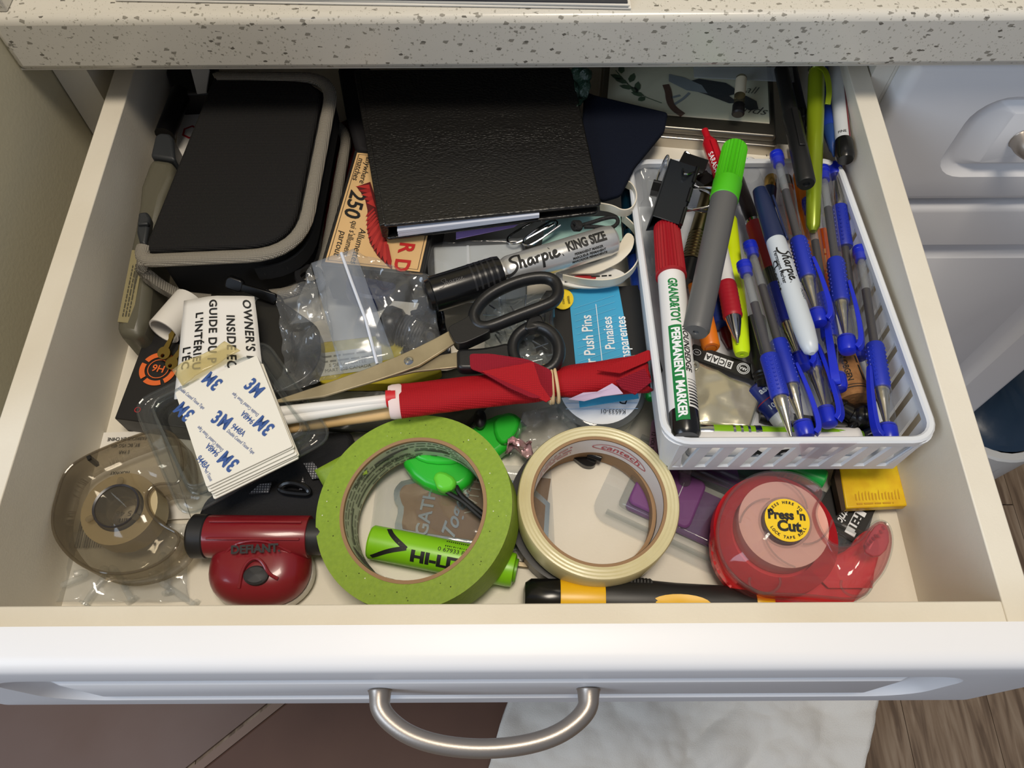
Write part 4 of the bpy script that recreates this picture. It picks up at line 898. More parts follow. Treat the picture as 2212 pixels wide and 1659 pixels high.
# smoky tape dispenser
sd = thing('tape_dispenser', 'smoky brown clear tape dispenser in the front left corner', 'tape dispenser', W(250, 1110, 3))
SM = clear('smoky', (238, 235, 228), .10, (160, 152, 138), .06, .5)
SM2 = clear('smoky_dark', (226, 221, 211), .12, (150, 141, 126), .06, .5)
ol = [(108, 1098), (118, 1052), (146, 1012), (186, 986), (240, 962), (300, 940), (345, 926), (380, 940), (392, 975), (396, 1020), (384, 1048), (350, 1044), (326, 1052), (314, 1076), (322, 1108), (352, 1136), (392, 1156), (380, 1188), (348, 1216), (300, 1236), (240, 1242), (184, 1226), (142, 1194), (114, 1150)]
tl = smooth([CW(u, v, 32) for u, v in ol], 2, True)
for q_ in tl: q_.x = max(q_.x, -.2358)
bl_ = [p-V((0, 0, .021)) for p in tl]
part(sd, 'side_wall', frame(bl_, tl), SM2, True, solid=.0009)
part(sd, 'top_face', (tl, [tuple(range(len(tl)))]), SM, True, solid=.0008)
part(sd, 'rim', sweep([p+V((0, 0, .0004)) for p in tl], circ(.0008, 8), True), SM2, True)
hc = W(252, 1094, 32); M_ = Matrix.Translation(hc)
part(sd, 'hub', xf(lathe([(.0108, .001), (.0118, .0014), (.0118, -.019), (.0108, -.019)], 36, True), M_), mat('dark_hub', (48, 46, 50), .3), True)
part(sd, 'inner_ring', xf(lathe([(.0068, -.006), (.0078, -.006), (.0078, -.018), (.0068, -.018)], 32, True), M_), SM2, True)
tr = part(sd, 'tape_roll', xf(lathe([(.0125, -.003), (.0195, -.003), (.0195, -.018), (.0125, -.018)], 40, True), M_), mat('tape_beige', (196, 180, 142), .5), True)
for k in range(3):
    a = 1.6+k*2.1
    part(sd, 'hub_tab', xf(xf(p2(rrect(-.0016, .0016, 0, .0042, .0014), .0012, .002), Matrix.Rotation(a-PI/2, 4, 'Z') @ Matrix.Translation((0, .0112, 0))), M_), SM, True)
part(sd, 'cutter', prism([W(186, 986, 34), W(194, 982, 34), W(196, 990, 34), W(189, 994, 34)], .010), K, True)
# flashlight
RF = mat('flashlight_red', (126, 24, 34), .28, coat=.3)
fa, fb = W(414, 1158, 20), W(700, 1160, 20)
tl_ = thing('flashlight', 'dark red handheld flashlight with black end caps', 'flashlight', AXF(fa, fb)); L = (fb-fa).length
R_ = .0108
part(tl_, 'end_cap', lathe([(R_*.9, 0), (R_*1.06, .0015), (R_*1.06, .0085), (R_*1.0, .0092)], 36), mat('cap_black', (34, 34, 36), .4), bevel=0)
part(tl_, 'barrel', lathe([(R_, .009), (R_*1.02, .010), (R_*1.02, L*.89), (R_, L*.895)], 40), RF)
part(tl_, 'tail', lathe([(R_*.86, L*.89), (R_*.86, L+.004)], 32), mat('cap_black', (34, 34, 36), .4))
for k in (-1, 1): part(tl_, 'side_rail', box(R_*.98, R_*1.06, k*.0045-.0006, k*.0045+.0006, .012, L*.86), RF, bevel=.0003)
# lobed lamp head towards the front
v, f = [], []; c0 = W(562, 1228, 14); rx, ry = .0262, .0195
n, m = 40, 10
for j in range(m+1):
    t = j/m*PI/2
    for i in range(n):
        a = 2*PI*i/n; y = math.sin(a); x = math.cos(a)
        ex_ = rx*(abs(x)**.75)*(1 if x > 0 else -1); ey_ = ry*(abs(y)**.9)*(1 if y > 0 else -1)
        v.append(c0+V((ex_*math.cos(t)**.55, ey_*math.cos(t)**.55, .0155*math.sin(t)-.002)))
for j in range(m):
    for i in range(n): f.append((j*n+i, j*n+(i+1) % n, (j+1)*n+(i+1) % n, (j+1)*n+i))
f.append(tuple(range(n-1, -1, -1)))
hd = part(tl_, 'lamp_head', (v, f), RF, True)
part(hd, 'arch_ridge', tube(smooth([W(486, 1196, 25), W(505, 1176, 28), W(545, 1166, 30), W(590, 1172, 29.5), W(628, 1192, 25)], 2), .0010, 8), RF, True)
part(hd, 'button_ridge', tube(smooth([W(516, 1270, 26), W(524, 1225, 29.5), W(545, 1204, 30.5), W(565, 1210, 30.4), W(580, 1240, 29), W(600, 1250, 27)], 2), .0009, 8), RF, True)
part(hd, 'switch_button', xf(lathe([(.0062, -.003), (.0062, .0006), (.0050, .0016), (.0, .0020)], 28, cap=False), Matrix.Translation(W(553, 1243, 28.2)) @ Matrix.Diagonal((1, .78, 1, 1))), mat('button_grey', (46, 46, 48), .6), True)
part(hd, 'lettering', xf(at2(text('DEFIANT.', .0056, 1.05, .04), 0, 0, 0), FR(W(552, 1186, 30.6), W(572, 1185, 30.6), W(552, 1170, 31.6))), INK, True)
part(tl_, 'lens_rim', xf(lathe([(.0235, -.0035), (.0262, -.0035), (.0272, 0), (.0262, .003), (.0235, .003)], 40, True), Matrix.Translation(c0+V((0, -.0012, -.008))) @ Matrix.Diagonal((1, .76, 1, 1))), mat('lens_white', (214, 208, 198), .3), True)
# black strap with buckle
sb = thing('buckle_strap', 'black webbing strap with mesh patches behind the flashlight', 'strap', W(570, 1050, 2))
part(sb, 'webbing', prism(rpoly(pxpoly([(440, 1080), (560, 985), (648, 936), (760, 930), (760, 985), (720, 1130), (420, 1130)], 15), .004, 3), .014), mat('strap_black', (18, 18, 22), .85, bump=.6, bscale=900), True, bevel=.003)
MES = weave('mesh_grey', (186, 184, 186), (60, 60, 64), 900, .8)
part(sb, 'mesh_patch', prism(pxpoly([(538, 1066), (560, 1046), (586, 1042), (580, 1064)], 18), .001), MES, True)
part(sb, 'mesh_patch', prism(pxpoly([(655, 1000), (676, 998), (700, 1030), (674, 1034)], 19), .001), MES, True)
part(sb, 'mesh_patch', prism(pxpoly([(654, 1030), (662, 1056), (646, 1058)], 18), .001), MES, True)
part(sb, 'buckle', tube(smooth([W(602, 1052, 18), W(625, 1040, 22), W(660, 1050, 20), W(672, 1068, 18), W(640, 1066, 18), W(610, 1062, 18)], 2, True), .0017, 8, True), mat('gloss_black', (18, 18, 19), .22), True)
one('yellow_tab', 'yellow paper tab under the black strap', 'paper', prism(pxpoly([(424, 1130), (438, 1112), (470, 1112), (470, 1140), (424, 1140)], 6), .001), mat('tab_yellow', (224, 182, 40), .6))
# green masking tape
GT = mat('green_tape', (140, 168, 46), .55, bump=.25, bscale=500, vary=.3, vscale=400, col2=(122, 150, 40))
GTS = mat('green_tape_side', (150, 150, 62), .4)
KR = mat('kraft', (150, 118, 84), .7)
gt_ = thing('masking_tape', 'big roll of green masking tape at the front', 'tape roll', Matrix.Translation(W(891, 1097, 37)) @ Matrix.Rotation(math.radians(-9), 4, 'Y') @ Matrix.Rotation(math.radians(1), 4, 'X'))
Ro, Ri = .0512, .0366
prf = [(Ri+.0018, -.0232), (Ro, -.0232), (Ro, 0), (Ri+.0018, 0)]
part(gt_, 'tape', lathe(prf, 96, True), GT, ang=30)
part(gt_, 'core', lathe([(Ri, -.0234), (Ri+.0018, -.0234), (Ri+.0018, .0003), (Ri, .0003)], 96, True), KR, ang=30)
li = part(gt_, 'core_label', lathe([(Ri-.0002, -.0222), (Ri-.0002, -.0012)], 96, cap=False), mat('label_greygreen', (188, 192, 164), .6))
rows = ['#2055', 'Peinture générale', 'General Painting', 'Painter']
for k, s in enumerate(rows):
    for q in range(3):
        tt = text(s, .0030, .9, .03)
        part(li, 'core_print', wrap(([V((-p.x, p.y, 0)) for p in tt[0]], tt[1]), Ri-.0005, -.0195+k*.0050, PI*.55+q*2.05+.3*k, 1, True), mat('core_ink', (66, 70, 56), .7))
sm_ = []
for k in range(9):
    a0 = PI*.25+k*.62
    sm_.append(wrap(flat([(-.010, -.0008), (-.005, -.0008), (0, -.0008), (.005, -.0008), (.010, -.0008), (.010, .0008), (.005, .0008), (0, .0008), (-.005, .0008), (-.010, .0008)]), Ri-.0005, -.0170+.005*(k % 3), a0, 1, True))
for k in range(6):
    for q in range(4): sm_.append(wrap(dashes(.040, .0016), Ri-.0005, -.0208+k*.0035, .5+q*1.45+.2*k, 1, True))
part(li, 'print_bars', join(*sm_), mat('core_ink2', (96, 100, 82), .7))
part(gt_, 'tape_end', xf(grid(V((0, 0, 0)), V((.024, .012, 0)), V((.030, -.004, .0)), V((.004, -.008, -.006)), 6, 4), Matrix.Translation((-.0565, .0255, -.004))), GT, solid=.0003)
for k in range(46):
    a, r = rnd.uniform(0, 6.28), rnd.uniform(Ri+.004, Ro-.002)
    s = rnd.uniform(.00018, .0004)
    part(gt_, 'dirt_speck', xf(lathe([(s, 0), (s*.7, .00012)], 6), Matrix.Translation((r*math.cos(a), r*math.sin(a), .00005))), mat('speck', (66, 76, 24), .8) if k % 4 else mat('speck_white', (226, 228, 206), .8))
# strapping tape on a black roll
bt = thing('electrical_tape', 'black tape roll mostly hidden under the cream strapping tape', 'tape roll', Matrix.Translation(W(1296, 1086, 14)))
part(bt, 'tape', lathe([(.036, -.013), (.0435, -.013), (.0435, 0), (.036, 0)], 72, True), mat('vinyl_black', (20, 20, 22), .35))
part(bt, 'core', lathe([(.034, -.0132), (.036, -.0132), (.036, .0002), (.034, .0002)], 72, True), KR)
bt.location = W(1272, 1100, 14); ROOTM[bt.name] = Matrix.Translation(W(1272, 1100, 14))
st2 = thing('strapping_tape', 'cream roll of filament strapping tape with brown core', 'tape roll', Matrix.Translation(W(1294, 1078, 34)) @ Matrix.Rotation(math.radians(2.5), 4, 'Y'))
Ro2, Ri2 = .0418, .0336
CRM = mat('cream_tape', (216, 208, 168), .35, coat=.2, vary=.3, vscale=60, col2=(202, 190, 142))
pf = [(Ri2+.0016, -.018), (Ro2, -.018), (Ro2, -.001), (Ro2-.0006, 0)]
for k in range(6): r = Ro2-.0008-k*.0009; pf += [(r, .00025*(k % 2)), (r-.0006, .00025*((k+1) % 2))]
pf += [(Ri2+.0016, 0)]
part(st2, 'tape', lathe(pf, 96, True), CRM)
part(st2, 'core', lathe([(Ri2, -.0182), (Ri2+.0016, -.0182), (Ri2+.0016, -.0004), (Ri2, -.0004)], 96, True), KR)
l2 = part(st2, 'core_label', lathe([(Ri2-.0002, -.0178), (Ri2-.0002, -.001)], 96, cap=False), mat('label_pale', (222, 216, 214), .5))
for s, ph, z, sz in (('cantech', 1.1, -.009, .0075), ('', 2.3, -.006, .0034), ('', 2.3, -.010, .0030), ('', 2.3, -.0135, .0030)):
    tt = text(s, sz, 1, .01, .2) if s else dashes(.024, .0018)
    part(l2, 'core_print', wrap(([V((-p.x, p.y, 0)) for p in tt[0]], tt[1]), Ri2-.0005, z, ph, 1, True), mat('print_red', (190, 70, 80), .6))
part(l2, 'logo_oval', wrap(stroke([(.016*math.cos(k*PI/12), .0042*math.sin(k*PI/12)) for k in range(24)], .0006, 0, True), Ri2-.0005, -.009, 1.1, 1, True), mat('print_red', (190, 70, 80), .6))
# green cutter with cord seen through the tape
GC = mat('cutter_green', (40, 186, 48), .3)
gc = thing('box_cutter', 'bright green plastic box cutter under the masking tape', 'cutter', W(1000, 1000, 4))
part(gc, 'body', prism(smooth(pxpoly([(862, 990), (880, 965), (930, 950), (1000, 935), (1060, 895), (1112, 884), (1130, 905), (1122, 940), (1090, 972), (1030, 1010), (1010, 1050), (960, 1062), (900, 1040)], 15), 1, True), .013), GC, True, bevel=.004, seg=3)
part(gc, 'raised_shell', prism(smooth(pxpoly([(884, 968), (930, 955), (985, 945), (1020, 975), (990, 1000), (930, 1000), (896, 988)], 18), 1, True), .004), mat('cutter_green2', (50, 200, 58), .3), True, bevel=.0016)
part(gc, 'nose', prism(smooth(pxpoly([(1066, 902), (1106, 890), (1124, 908), (1114, 936), (1088, 962), (1068, 940)], 19), 1, True), .006), GC, True, bevel=.002)
part(gc, 'slide_button', xf(lathe([(.0045, 0), (.0045, .0025), (.003, .004), (0, .0044)], 24, cap=False), Matrix.Translation(W(1037, 908, 17.5)) @ Matrix.Diagonal((.8, 1.25, 1, 1))), K, True)
part(gc, 'blade_tip', prism(pxpoly([(1124, 905), (1138, 920), (1128, 922)], 14), .001), mat('dark_metal', (40, 40, 42), .35, .8), True)
part(gc, 'loop_lug', prism(smooth(pxpoly([(932, 1022), (956, 1014), (986, 1032), (984, 1054), (948, 1062)], 19), 1, True), .008), mat('cutter_lime', (104, 214, 60), .3), True, bevel=.002)
part(gc, 'wrist_cord', tube(smooth([W(958, 1056, 14), W(974, 1068, 14), W(1000, 1082, 14), W(1040, 1118, 12), W(1080, 1150, 10)], 2), .0014, 8), mat('cord_black', (18, 18, 19), .5), True)
part(gc, 'wrist_cord', tube(smooth([W(985, 1050, 14), W(994, 1068, 14), W(1012, 1084, 14), W(1046, 1112, 12), W(1084, 1144, 10)], 2), .0014, 8), mat('cord_black', (18, 18, 19), .5), True)
# gift label GATHER
gf = thing('gift_label', 'brown kraft gift label with silver GATHER lettering', 'label', W(950, 1110, 1))
KFT = mat('kraft_card', (124, 92, 54), .6, bump=.2, bscale=600); SLV = mat('silver_foil', (196, 206, 204), .2, 1)
gp = [(868, 1052), (880, 1046), (990, 1030), (1180, 1060), (1172, 1190), (880, 1145), (866, 1140), (874, 1096), (868, 1088), (862, 1066)]
part(gf, 'foil_border', prism(smooth(pxpoly([(856, 1050), (870, 1036), (990, 1020), (1190, 1050), (1182, 1205), (862, 1150), (850, 1142), (862, 1098), (852, 1084), (850, 1062)], 4.0), 1, True), .001), SLV, True)
part(gf, 'kraft_panel', prism(smooth(pxpoly(gp, 4.6), 1, True), .0006), KFT, True)
fr = FR(W(906, 1158, 5), W(930, 1050, 5), W(880, 1158, 5))
part(gf, 'lettering', xf(at2(text('GATHER', .0098, 1.05, .02, 0, 1, 0, 'LEFT'), .0, -.001, 0, .0004), fr), SLV, True)
part(gf, 'script', xf(at2(text('Together', .0110, 1.0, .02, .5, 1, 0, 'LEFT'), .0, -.0150, -8, .0004), fr), SLV, True)
part(gf, 'lettering', xf(at2(text('WITH', .0095, 1, -.01, 0, 1, 0, 'LEFT'), .016, -.0250, 0, .0004), fr), mat('pale_print', (170, 160, 136), .6), True)
part(gf, 'clear_sleeve', grid(W(800, 1150, 6.5), W(1200, 1210, 6.5), W(1190, 1010, 7), W(820, 1000, 7), 14, 10, .003, 50, 51), CL2, True, solid=.0002)
# highlighter HI-LITER
hl, L = pen('highlighter', 'lime green highlighter lying under the masking tape', 'marker', W(800, 1170, 10), W(1112, 1232, 10))
LM = mat('lime', (132, 200, 24), .35)
part(hl, 'barrel', lathe([(.0082, 0), (.0090, .001), (.0090, L-.003), (.0086, L-.0005), (.007, L)], 32), LM)
wraps(hl, 'lettering', text('HI-LITER', .0085, 1.25, .05, 0, 1, .0015), .0090, L*.56, .62, INK)
wraps(hl, 'arrow', join(stroke([(-.010, -.010), (-.002, -.0045), (.008, -.001)], .0024, 2), stroke([(.008, -.0015), (-.001, .004), (-.004, .009)], .0026, 2)), .0090, L*.17, .1, INK)
bars = [flat([(k*.0011, 0), (k*.0011+rnd.choice((.0003, .0006)), 0), (k*.0011+.0006, .0045), (k*.0011, .0045)]) for k in range(20)]
wraps(hl, 'barcode', join(*bars), .0090, L*.52, -.35, INK)
wraps(hl, 'barcode_number', text('0 67933 87', .0032, 1.1), .0090, L*.58, -.12, INK)
part(hl, 'end_plug', lathe([(.0062, L-.001), (.0062, L+.0012)], 20), mat('plug_green', (100, 160, 20), .4))
# hair clip, small metal bit
one('hair_clip', 'black plastic hair clip seen through the cream tape roll', 'clip', join(prism(rpoly(pxpoly([(1228, 980), (1270, 975), (1290, 1000), (1280, 1008), (1262, 1006)], 5), .002, 3), .004), tube([W(1270, 980, 6), W(1300, 990, 6)], .0028, 10)), mat('gloss_black', (18, 18, 19), .22), bevel=.0008)
one('metal_clip', 'tiny tarnished metal clip between the two big tape rolls', 'clip', prism(rpoly(pxpoly([(1114, 1210), (1150, 1216), (1148, 1228), (1114, 1224)], 3), .001, 2), .002), mat('tarnish', (150, 136, 112), .35, .9), bevel=.0005)
one('kraft_frame_card', 'brown and silver card corner seen through the cream tape roll', 'card', prism(pxpoly([(1152, 1030), (1190, 1034), (1172, 1150), (1150, 1150)], 2), .001), KFT)
# bulb blister pack
bp2 = thing('bulb_pack', 'clear blister pack with purple light bulb card', 'package', W(1560, 1100, 1))
px = [(1338, 985), (1310, 1052), (1305, 1078), (1330, 1104), (1760, 1300), (1900, 1100), (1640, 985)]
cd0, cd1, cd2 = W(1330, 1100, 3), W(1700, 1272, 3), W(1372, 980, 3)
fb_ = FR(cd0, cd1, cd2)
i_ = fb_.inverted()
def loc(u, v, z): q = i_ @ W(u, v, z); return q.x, q.y
PUR = mat('purple_card', (126, 54, 132), .4); 
wB = .128; hB = .062
part(bp2, 'back_card', xf(p2([(.082, -.002), (wB, -.002), (wB, hB), (.03, hB), (.02, .036), (.082, .036)], -.0022, -.0012), fb_), BK, True)
part(bp2, 'purple_panel', xf(p2(rrect(.004, .080, .003, .032, .003), -.0012, -.0006), fb_), PUR, True)
part(bp2, 'raised_purple', xf(p2(rrect(.004, .040, .006, .036, .004), -.0006, .0028), fb_), PUR, True, bevel=.0012)
part(bp2, 'purple_flap', xf(p2([(.010, .036), (.060, .040), (.050, .056), (.004, .056)], -.0010, -.0004), fb_), mat('purple_dim', (92, 44, 100), .4), True)
part(bp2, 'flange', xf(p2(rrect(-.012, wB+.004, -.010, hB+.004, .010), -.0005, .0002), fb_), CL2, True)
for y in (-.004, .041, .046): part(bp2, 'blister_rib', xf(tube([V((-.004, y, .002)), V((wB, y, .002))], .0016, 8), fb_), CLP, True)
part(bp2, 'blister_dome', xf(join(box(.0, wB-.01, .001, .040, .0002, .0060)), fb_), CLP, True, bevel=.003)
part(bp2, 'bulb', xf(lathe([(.0030, 0), (.0034, .002), (.0034, .008), (.0040, .010), (.0040, .022), (.002, .027)], 18), FR(W(1480, 1042, 6), W(1480, 1020, 6), W(1480, 1020, 20)) @ Matrix.Rotation(1.2, 4, 'Z') @ Matrix.Rotation(PI/2, 4, 'Y')), clear('bulb_glass', (220, 222, 222), .12, (190, 190, 190), .04, .9), True)
for k, (s, sz, x, y) in enumerate((('LIFE', .0030, .0235, .019), ('DURÉE DE VIE', .0026, .0200, .0175), ('2000', .0056, .0152, .0195))):
    part(bp2, 'lettering', xf(at2(text(s, sz, .95, .01), x, y, -82, .0031), fb_), LW, True)
part(bp2, 'ruled_line', xf(flat([(.0280, .008), (.0284, .008), (.0284, .030), (.0280, .030)], .0031), fb_), LW, True)
ffr = FR(W(1852, 1085, 4), W(1808, 1168, 4), W(1890, 1105, 4))
part(bp2, 'black_tab', xf(p2([(-.004, -.016), (.022, -.016), (.022, .010), (-.004, .010)], -.0012, -.0004), ffr), BK, True)
part(bp2, 'feit_flag', xf(p2([(.003, .0012), (.0195, .0012), (.0195, .0068), (.003, .0068)], -.0004, .0), ffr), LW, True)
part(bp2, 'lettering', xf(at2(text('FEIT', .0068, .85, .05), .0112, .0040, 0, .0003), ffr), INK, True)
part(bp2, 'lettering', xf(at2(text('electric', .0062, .80, .02, .3), .008, -.0030, 0, .0001), ffr), LW, True)
part(bp2, 'side_tab', prism(rpoly(pxpoly([(1408, 905), (1428, 905), (1432, 1010), (1400, 985)], 12), .003, 3), .001), mat('mauve_tab', (150, 112, 138), .5), True)
fr = FR(W(1424, 925, 12.5), W(1418, 985, 12.5), W(1440, 925, 12.5))
part(bp2, 'lettering', xf(at2(text('BULB / AMPOULE', .0026, .9), .006, .001, 0, .0002), fr), INK, True)
part(bp2, 'lettering', xf(at2(text('12 VOLT', .0030, .95), .008, -.0030, 0, .0002), fr), INK, True)
# green marker and yellow matchbox under the basket
one('green_marker', 'glossy green marker sticking out under the basket front', 'marker', xf(lathe([(.0058, 0), (.0066, .001), (.0066, .05)], 28), AXF(W(1778, 1040, 12), W(1660, 985, 13))), mat('glossy_green', (18, 168, 72), .25))
ym = thing('yellow_match_box', 'bright yellow matchbox under the basket corner', 'matchbox', W(1885, 1050, 1))
yt = [W(1812, 1000, 13), W(1930, 970, 13), W(1961, 1092, 13), W(1828, 1098, 13)]
YL = mat('match_yellow', (236, 206, 24), .4, vary=.6, vscale=90, col2=(212, 160, 10))
part(ym, 'sleeve', prism(yt, .0060), YL, True, bevel=.0008)
part(ym, 'striker', prism([W(1802, 1030, 12.6), W(1811, 1000, 12.8), W(1827, 1100, 12.8), W(1818, 1104, 12.6)], .006), mat('striker_brown', (62, 46, 30), .8), True)
fr = FR(W(1828, 1094, 13.2), W(1958, 1090, 13.2), W(1820, 1040, 13.2))
for k in range(14):
    x = .006+k*.0018; part(ym, 'print_mark', xf(flat([(x, .0035), (x+.0006, .003), (x+.0010, .0065+.003*rnd.random()), (x+.0003, .007)], .0001), fr), mat('print_ochre', (196, 146, 10), .5), True)
part(ym, 'lettering', xf(dashes(.020, .0016, .016, .0008), fr), mat('print_ochre', (196, 146, 10), .5), True)
# red tape dispenser
rd = thing('red_tape_dispenser', 'red and clear tape dispenser with a round yellow sticker', 'tape dispenser', W(1690, 1150, 1))
ol = [(1782, 1062), (1760, 1042), (1725, 1025), (1685, 1018), (1640, 1022), (1600, 1042), (1570, 1075), (1552, 1120), (1549, 1165), (1560, 1210), (1585, 1246), (1618, 1272), (1655, 1284), (1710, 1284), (1780, 1290), (1835, 1296), (1868, 1290), (1885, 1262), (1908, 1236), (1924, 1196), (1928, 1160), (1918, 1130), (1898, 1124), (1878, 1140), (1858, 1168), (1828, 1182), (1798, 1178), (1780, 1158), (1766, 1130), (1760, 1100)]
tl = smooth([W(u, v, 33) for u, v in ol], 2, True); n = len(tl)
bt_ = [p-V((0, 0, .0205)) for p in tl]; md = [p-V((0, 0, .0125)) for p in tl]
RT = clear('red_clear', (240, 90, 96), .45, (216, 34, 42), .06, .4)
RT2 = mat('red_plate', (222, 36, 44), .3)
part(rd, 'base_plate', prism([p-V((0, 0, .016)) for p in smooth([W(u, v, 33) for u, v in ol], 1, True)], .004), RT2, True)
part(rd, 'side_wall', frame(bt_, tl), clear('red_wall', (252, 214, 214), .08, (220, 120, 120), .05, .6), True, solid=.0008)
part(rd, 'top_rim', sweep(tl, circ(.0009, 8), True), CLP, True)
hc = W(1692, 1132, 29); M_ = Matrix.Translation(hc)
part(rd, 'red_layer', xf(lathe([(.0225, -.010), (.0315, -.010), (.0315, -.002), (.0225, -.002)], 56, True), Matrix.Translation(W(1678, 1150, 29))), RT, True)
part(rd, 'tape_roll', xf(lathe([(.0115, -.011), (.0228, -.011), (.0228, .0005), (.0115, .0005)], 56, True), M_), mat('tape_pink', (232, 172, 156), .4), True)
part(rd, 'clear_face', ([p+V((0, 0, .0002)) for p in tl], [tuple(range(n))]), CL2, True, solid=.0006)
hub = part(rd, 'hub', xf(lathe([(.0128, -.004), (.0128, .0052), (.0112, .0060), (.0112, .003)], 40), M_), CLP, True)
for k in range(4):
    a = k*PI/2+.5; pth = [V(((.0135+.010*t)*math.cos(a+t*1.1), (.0135+.010*t)*math.sin(a+t*1.1), .0048)) for t in [i/8 for i in range(9)]]
    part(hub, 'spring_arm', xf(tube(pth, .0005, 6), M_), CLP, True)
yk = part(rd, 'sticker', xf(lathe([(.0005, .0062), (.0112, .0062), (.0112, .0066), (.0005, .0066)], 48, True), M_), mat('sticker_yellow', (246, 206, 20), .4), True)
part(yk, 'lettering', xf(at2(text("Press 'n", .0066, .92, .045), 0, .0024, -4, .0068), M_), INK, True)
part(yk, 'lettering', xf(at2(text('Cut', .0076, 1.0, .045), .0003, -.0034, -4, .0068), M_), INK, True)
def arct(s, r, a0, up_, size):
    out = []; n = len(s); step = size*.78/r
    for i, ch in enumerate(s):
        if ch == ' ': continue
        a = a0+(-1 if up_ else 1)*(i-(n-1)/2)*step
        out.append(at2(text(ch, size, .95, .04), r*math.cos(a), r*math.sin(a), math.degrees(a)+(-90 if up_ else 90), .0068))
    return join(*out)
part(yk, 'lettering', xf(arct('PRESS HERE TO', .0092, PI/2+.05, True, .0020), M_), INK, True)
part(yk, 'lettering', xf(arct('LOCK TAPE ROLL', .0092, -PI/2-.05, False, .0020), M_), INK, True)
for c_ in ((1652, 1262), (1850, 1268)):
    part(rd, 'foot_loop', sweep([W(c_[0]+34*math.cos(k*PI/10), c_[1]+26*math.sin(k*PI/10)-6, 34) for k in range(-1, 12)], circ(.0007, 8)), CLP, True)
part(rd, 'cutter_bar', prism(smooth(pxpoly([(1862, 1188), (1888, 1138), (1904, 1128), (1920, 1140), (1922, 1180), (1896, 1206)], 34), 1, True), .003), clear('cutter_pink', (236, 168, 172), .3, (220, 130, 138), .05, .6), True, bevel=.0006)
for k in range(9):
    a = W(1868+k*5.5, 1186-k*6 if k < 5 else 1162-(k-5)*9, 36); part(rd, 'cutter_tooth', xf(prism([V((0, 0, .002)), V((.0018, .0004, 0)), V((.0006, .0022, 0))], .002), Matrix.Translation(a)), CLP, True)
part(rd, 'tape_tail', prism(pxpoly([(1752, 1232), (1860, 1196), (1892, 1210), (1884, 1270), (1790, 1270)], 20), .0006), RT2, True)
# screwdriver along the drawer front
sy = thing('screwdriver', 'black and yellow handled screwdriver along the drawer front', 'screwdriver', AXF(W(1130, 1290, 11.5), W(1668, 1306, 11.5))); L = (W(1130, 1290, 11.5)-W(1668, 1306, 11.5)).length
YE = mat('handle_yellow', (238, 186, 26), .35); HB = mat('handle_black', (34, 33, 32), .45)
part(sy, 'end_cap', lathe([(.004, 0), (.0075, .001), (.0095, .004), (.0098, L*.145), (.0096, L*.15)], 32), mat('gloss_black', (18, 18, 19), .22))
part(sy, 'yellow_band', lathe([(.0099, L*.148), (.0100, L*.155), (.0100, L*.32), (.0098, L*.328)], 32), YE)
gr = part(sy, 'grip', lathe([(.0100, L*.326), (.0104, L*.36), (.0104, L*.5), (.0094, L*.62), (.0088, L*.8), (.0076, L*.93)], 32), HB)
part(gr, 'inlay', wrap(([V((.5*(L*.24)*math.cos(k*PI/12), .0052*math.sin(k*PI/12), 0)) for k in range(24)]+[V((0, 0, 0))], [(k, (k+1) % 24, 24) for k in range(24)]), .0102, L*.62, .35), YE)
part(sy, 'collar', lathe([(.0078, L*.925), (.0080, L*.93), (.0070, L*.99), (.006, L)], 28), YE)
part(sy, 'shaft', lathe([(.0028, L*.99), (.0028, L+.028), (.0018, L+.040)], 14), CHR)
part(gr, 'knurled_pad', xf(join(*[box(.0095, .0118-.0012*abs(k-9)/9, -.004, .004, L*.28+k*.0017, L*.28+k*.0017+.0011) for k in range(18)]), Matrix.Rotation(1.15, 4, 'Z') if False else Matrix.Rotation(-1.2, 4, 'Z')), HB)
# ================================================================== white basket
BX0, BX1, BY0, BY1, BZ0, BZ1 = .0735, .2075, .1515, .3570, .033, .068
IN = .0042
WB = mat('basket_white', (226, 230, 236), .4, vary=.2, vscale=20, col2=(214, 218, 224))
TILT = Matrix.Translation((0, BY0, BZ1)) @ Matrix.Rotation(-math.radians(6.6), 4, 'X') @ Matrix.Translation((0, -BY0, -BZ1))
bk = thing('plastic_basket', 'white slotted plastic basket full of pens', 'basket', TILT @ Matrix.Translation(((BX0+BX1)/2, (BY0+BY1)/2, BZ0)))
ROOTM[bk.name] = Matrix.Translation(((BX0+BX1)/2, (BY0+BY1)/2, BZ0))
part(bk, 'base', p2(rrect(BX0+IN, BX1-IN, BY0+IN, BY1-IN, .010), BZ0, BZ0+.0018), WB, True)
rp = [V((x, y, BZ1)) for x, y in rrect(BX0+.0012, BX1-.0012, BY0+.0012, BY1-.0012, .012, 6)]
part(bk, 'rim', sweep(rp, rpoly2 if False else [(-.0016, -.0030), (.0016, -.0030), (.0020, .0004), (.0010, .0014), (-.0010, .0014), (-.0020, .0004)], True), WB, True)
def wallpt(side, u, t):
    i = IN*(1-t); z = BZ0+(BZ1-.002-BZ0)*t
    if side == 'front': return V((BX0+.008+u, BY0+i, z))
    if side == 'right': return V((BX1-i, BY0+.010+u, z))
    if side == 'left': return V((BX0+i, BY0+.010+u, z))
    return V((BX0+.008+u, BY1-i, z))
nin = {'front': V((0, 1, 0)), 'right': V((-1, 0, 0)), 'left': V((1, 0, 0)), 'back': V((0, -1, 0))}
def wp(side, name, quad):
    q = [wallpt(side, *a) for a in quad]; d = nin[side]*.0018
    v = q+[p+d for p in q]
    part(bk, name, (v, [(0, 1, 2, 3), (7, 6, 5, 4)]+[(k, k+4, (k+1) % 4+4, (k+1) % 4) for k in range(4)]), WB, True)
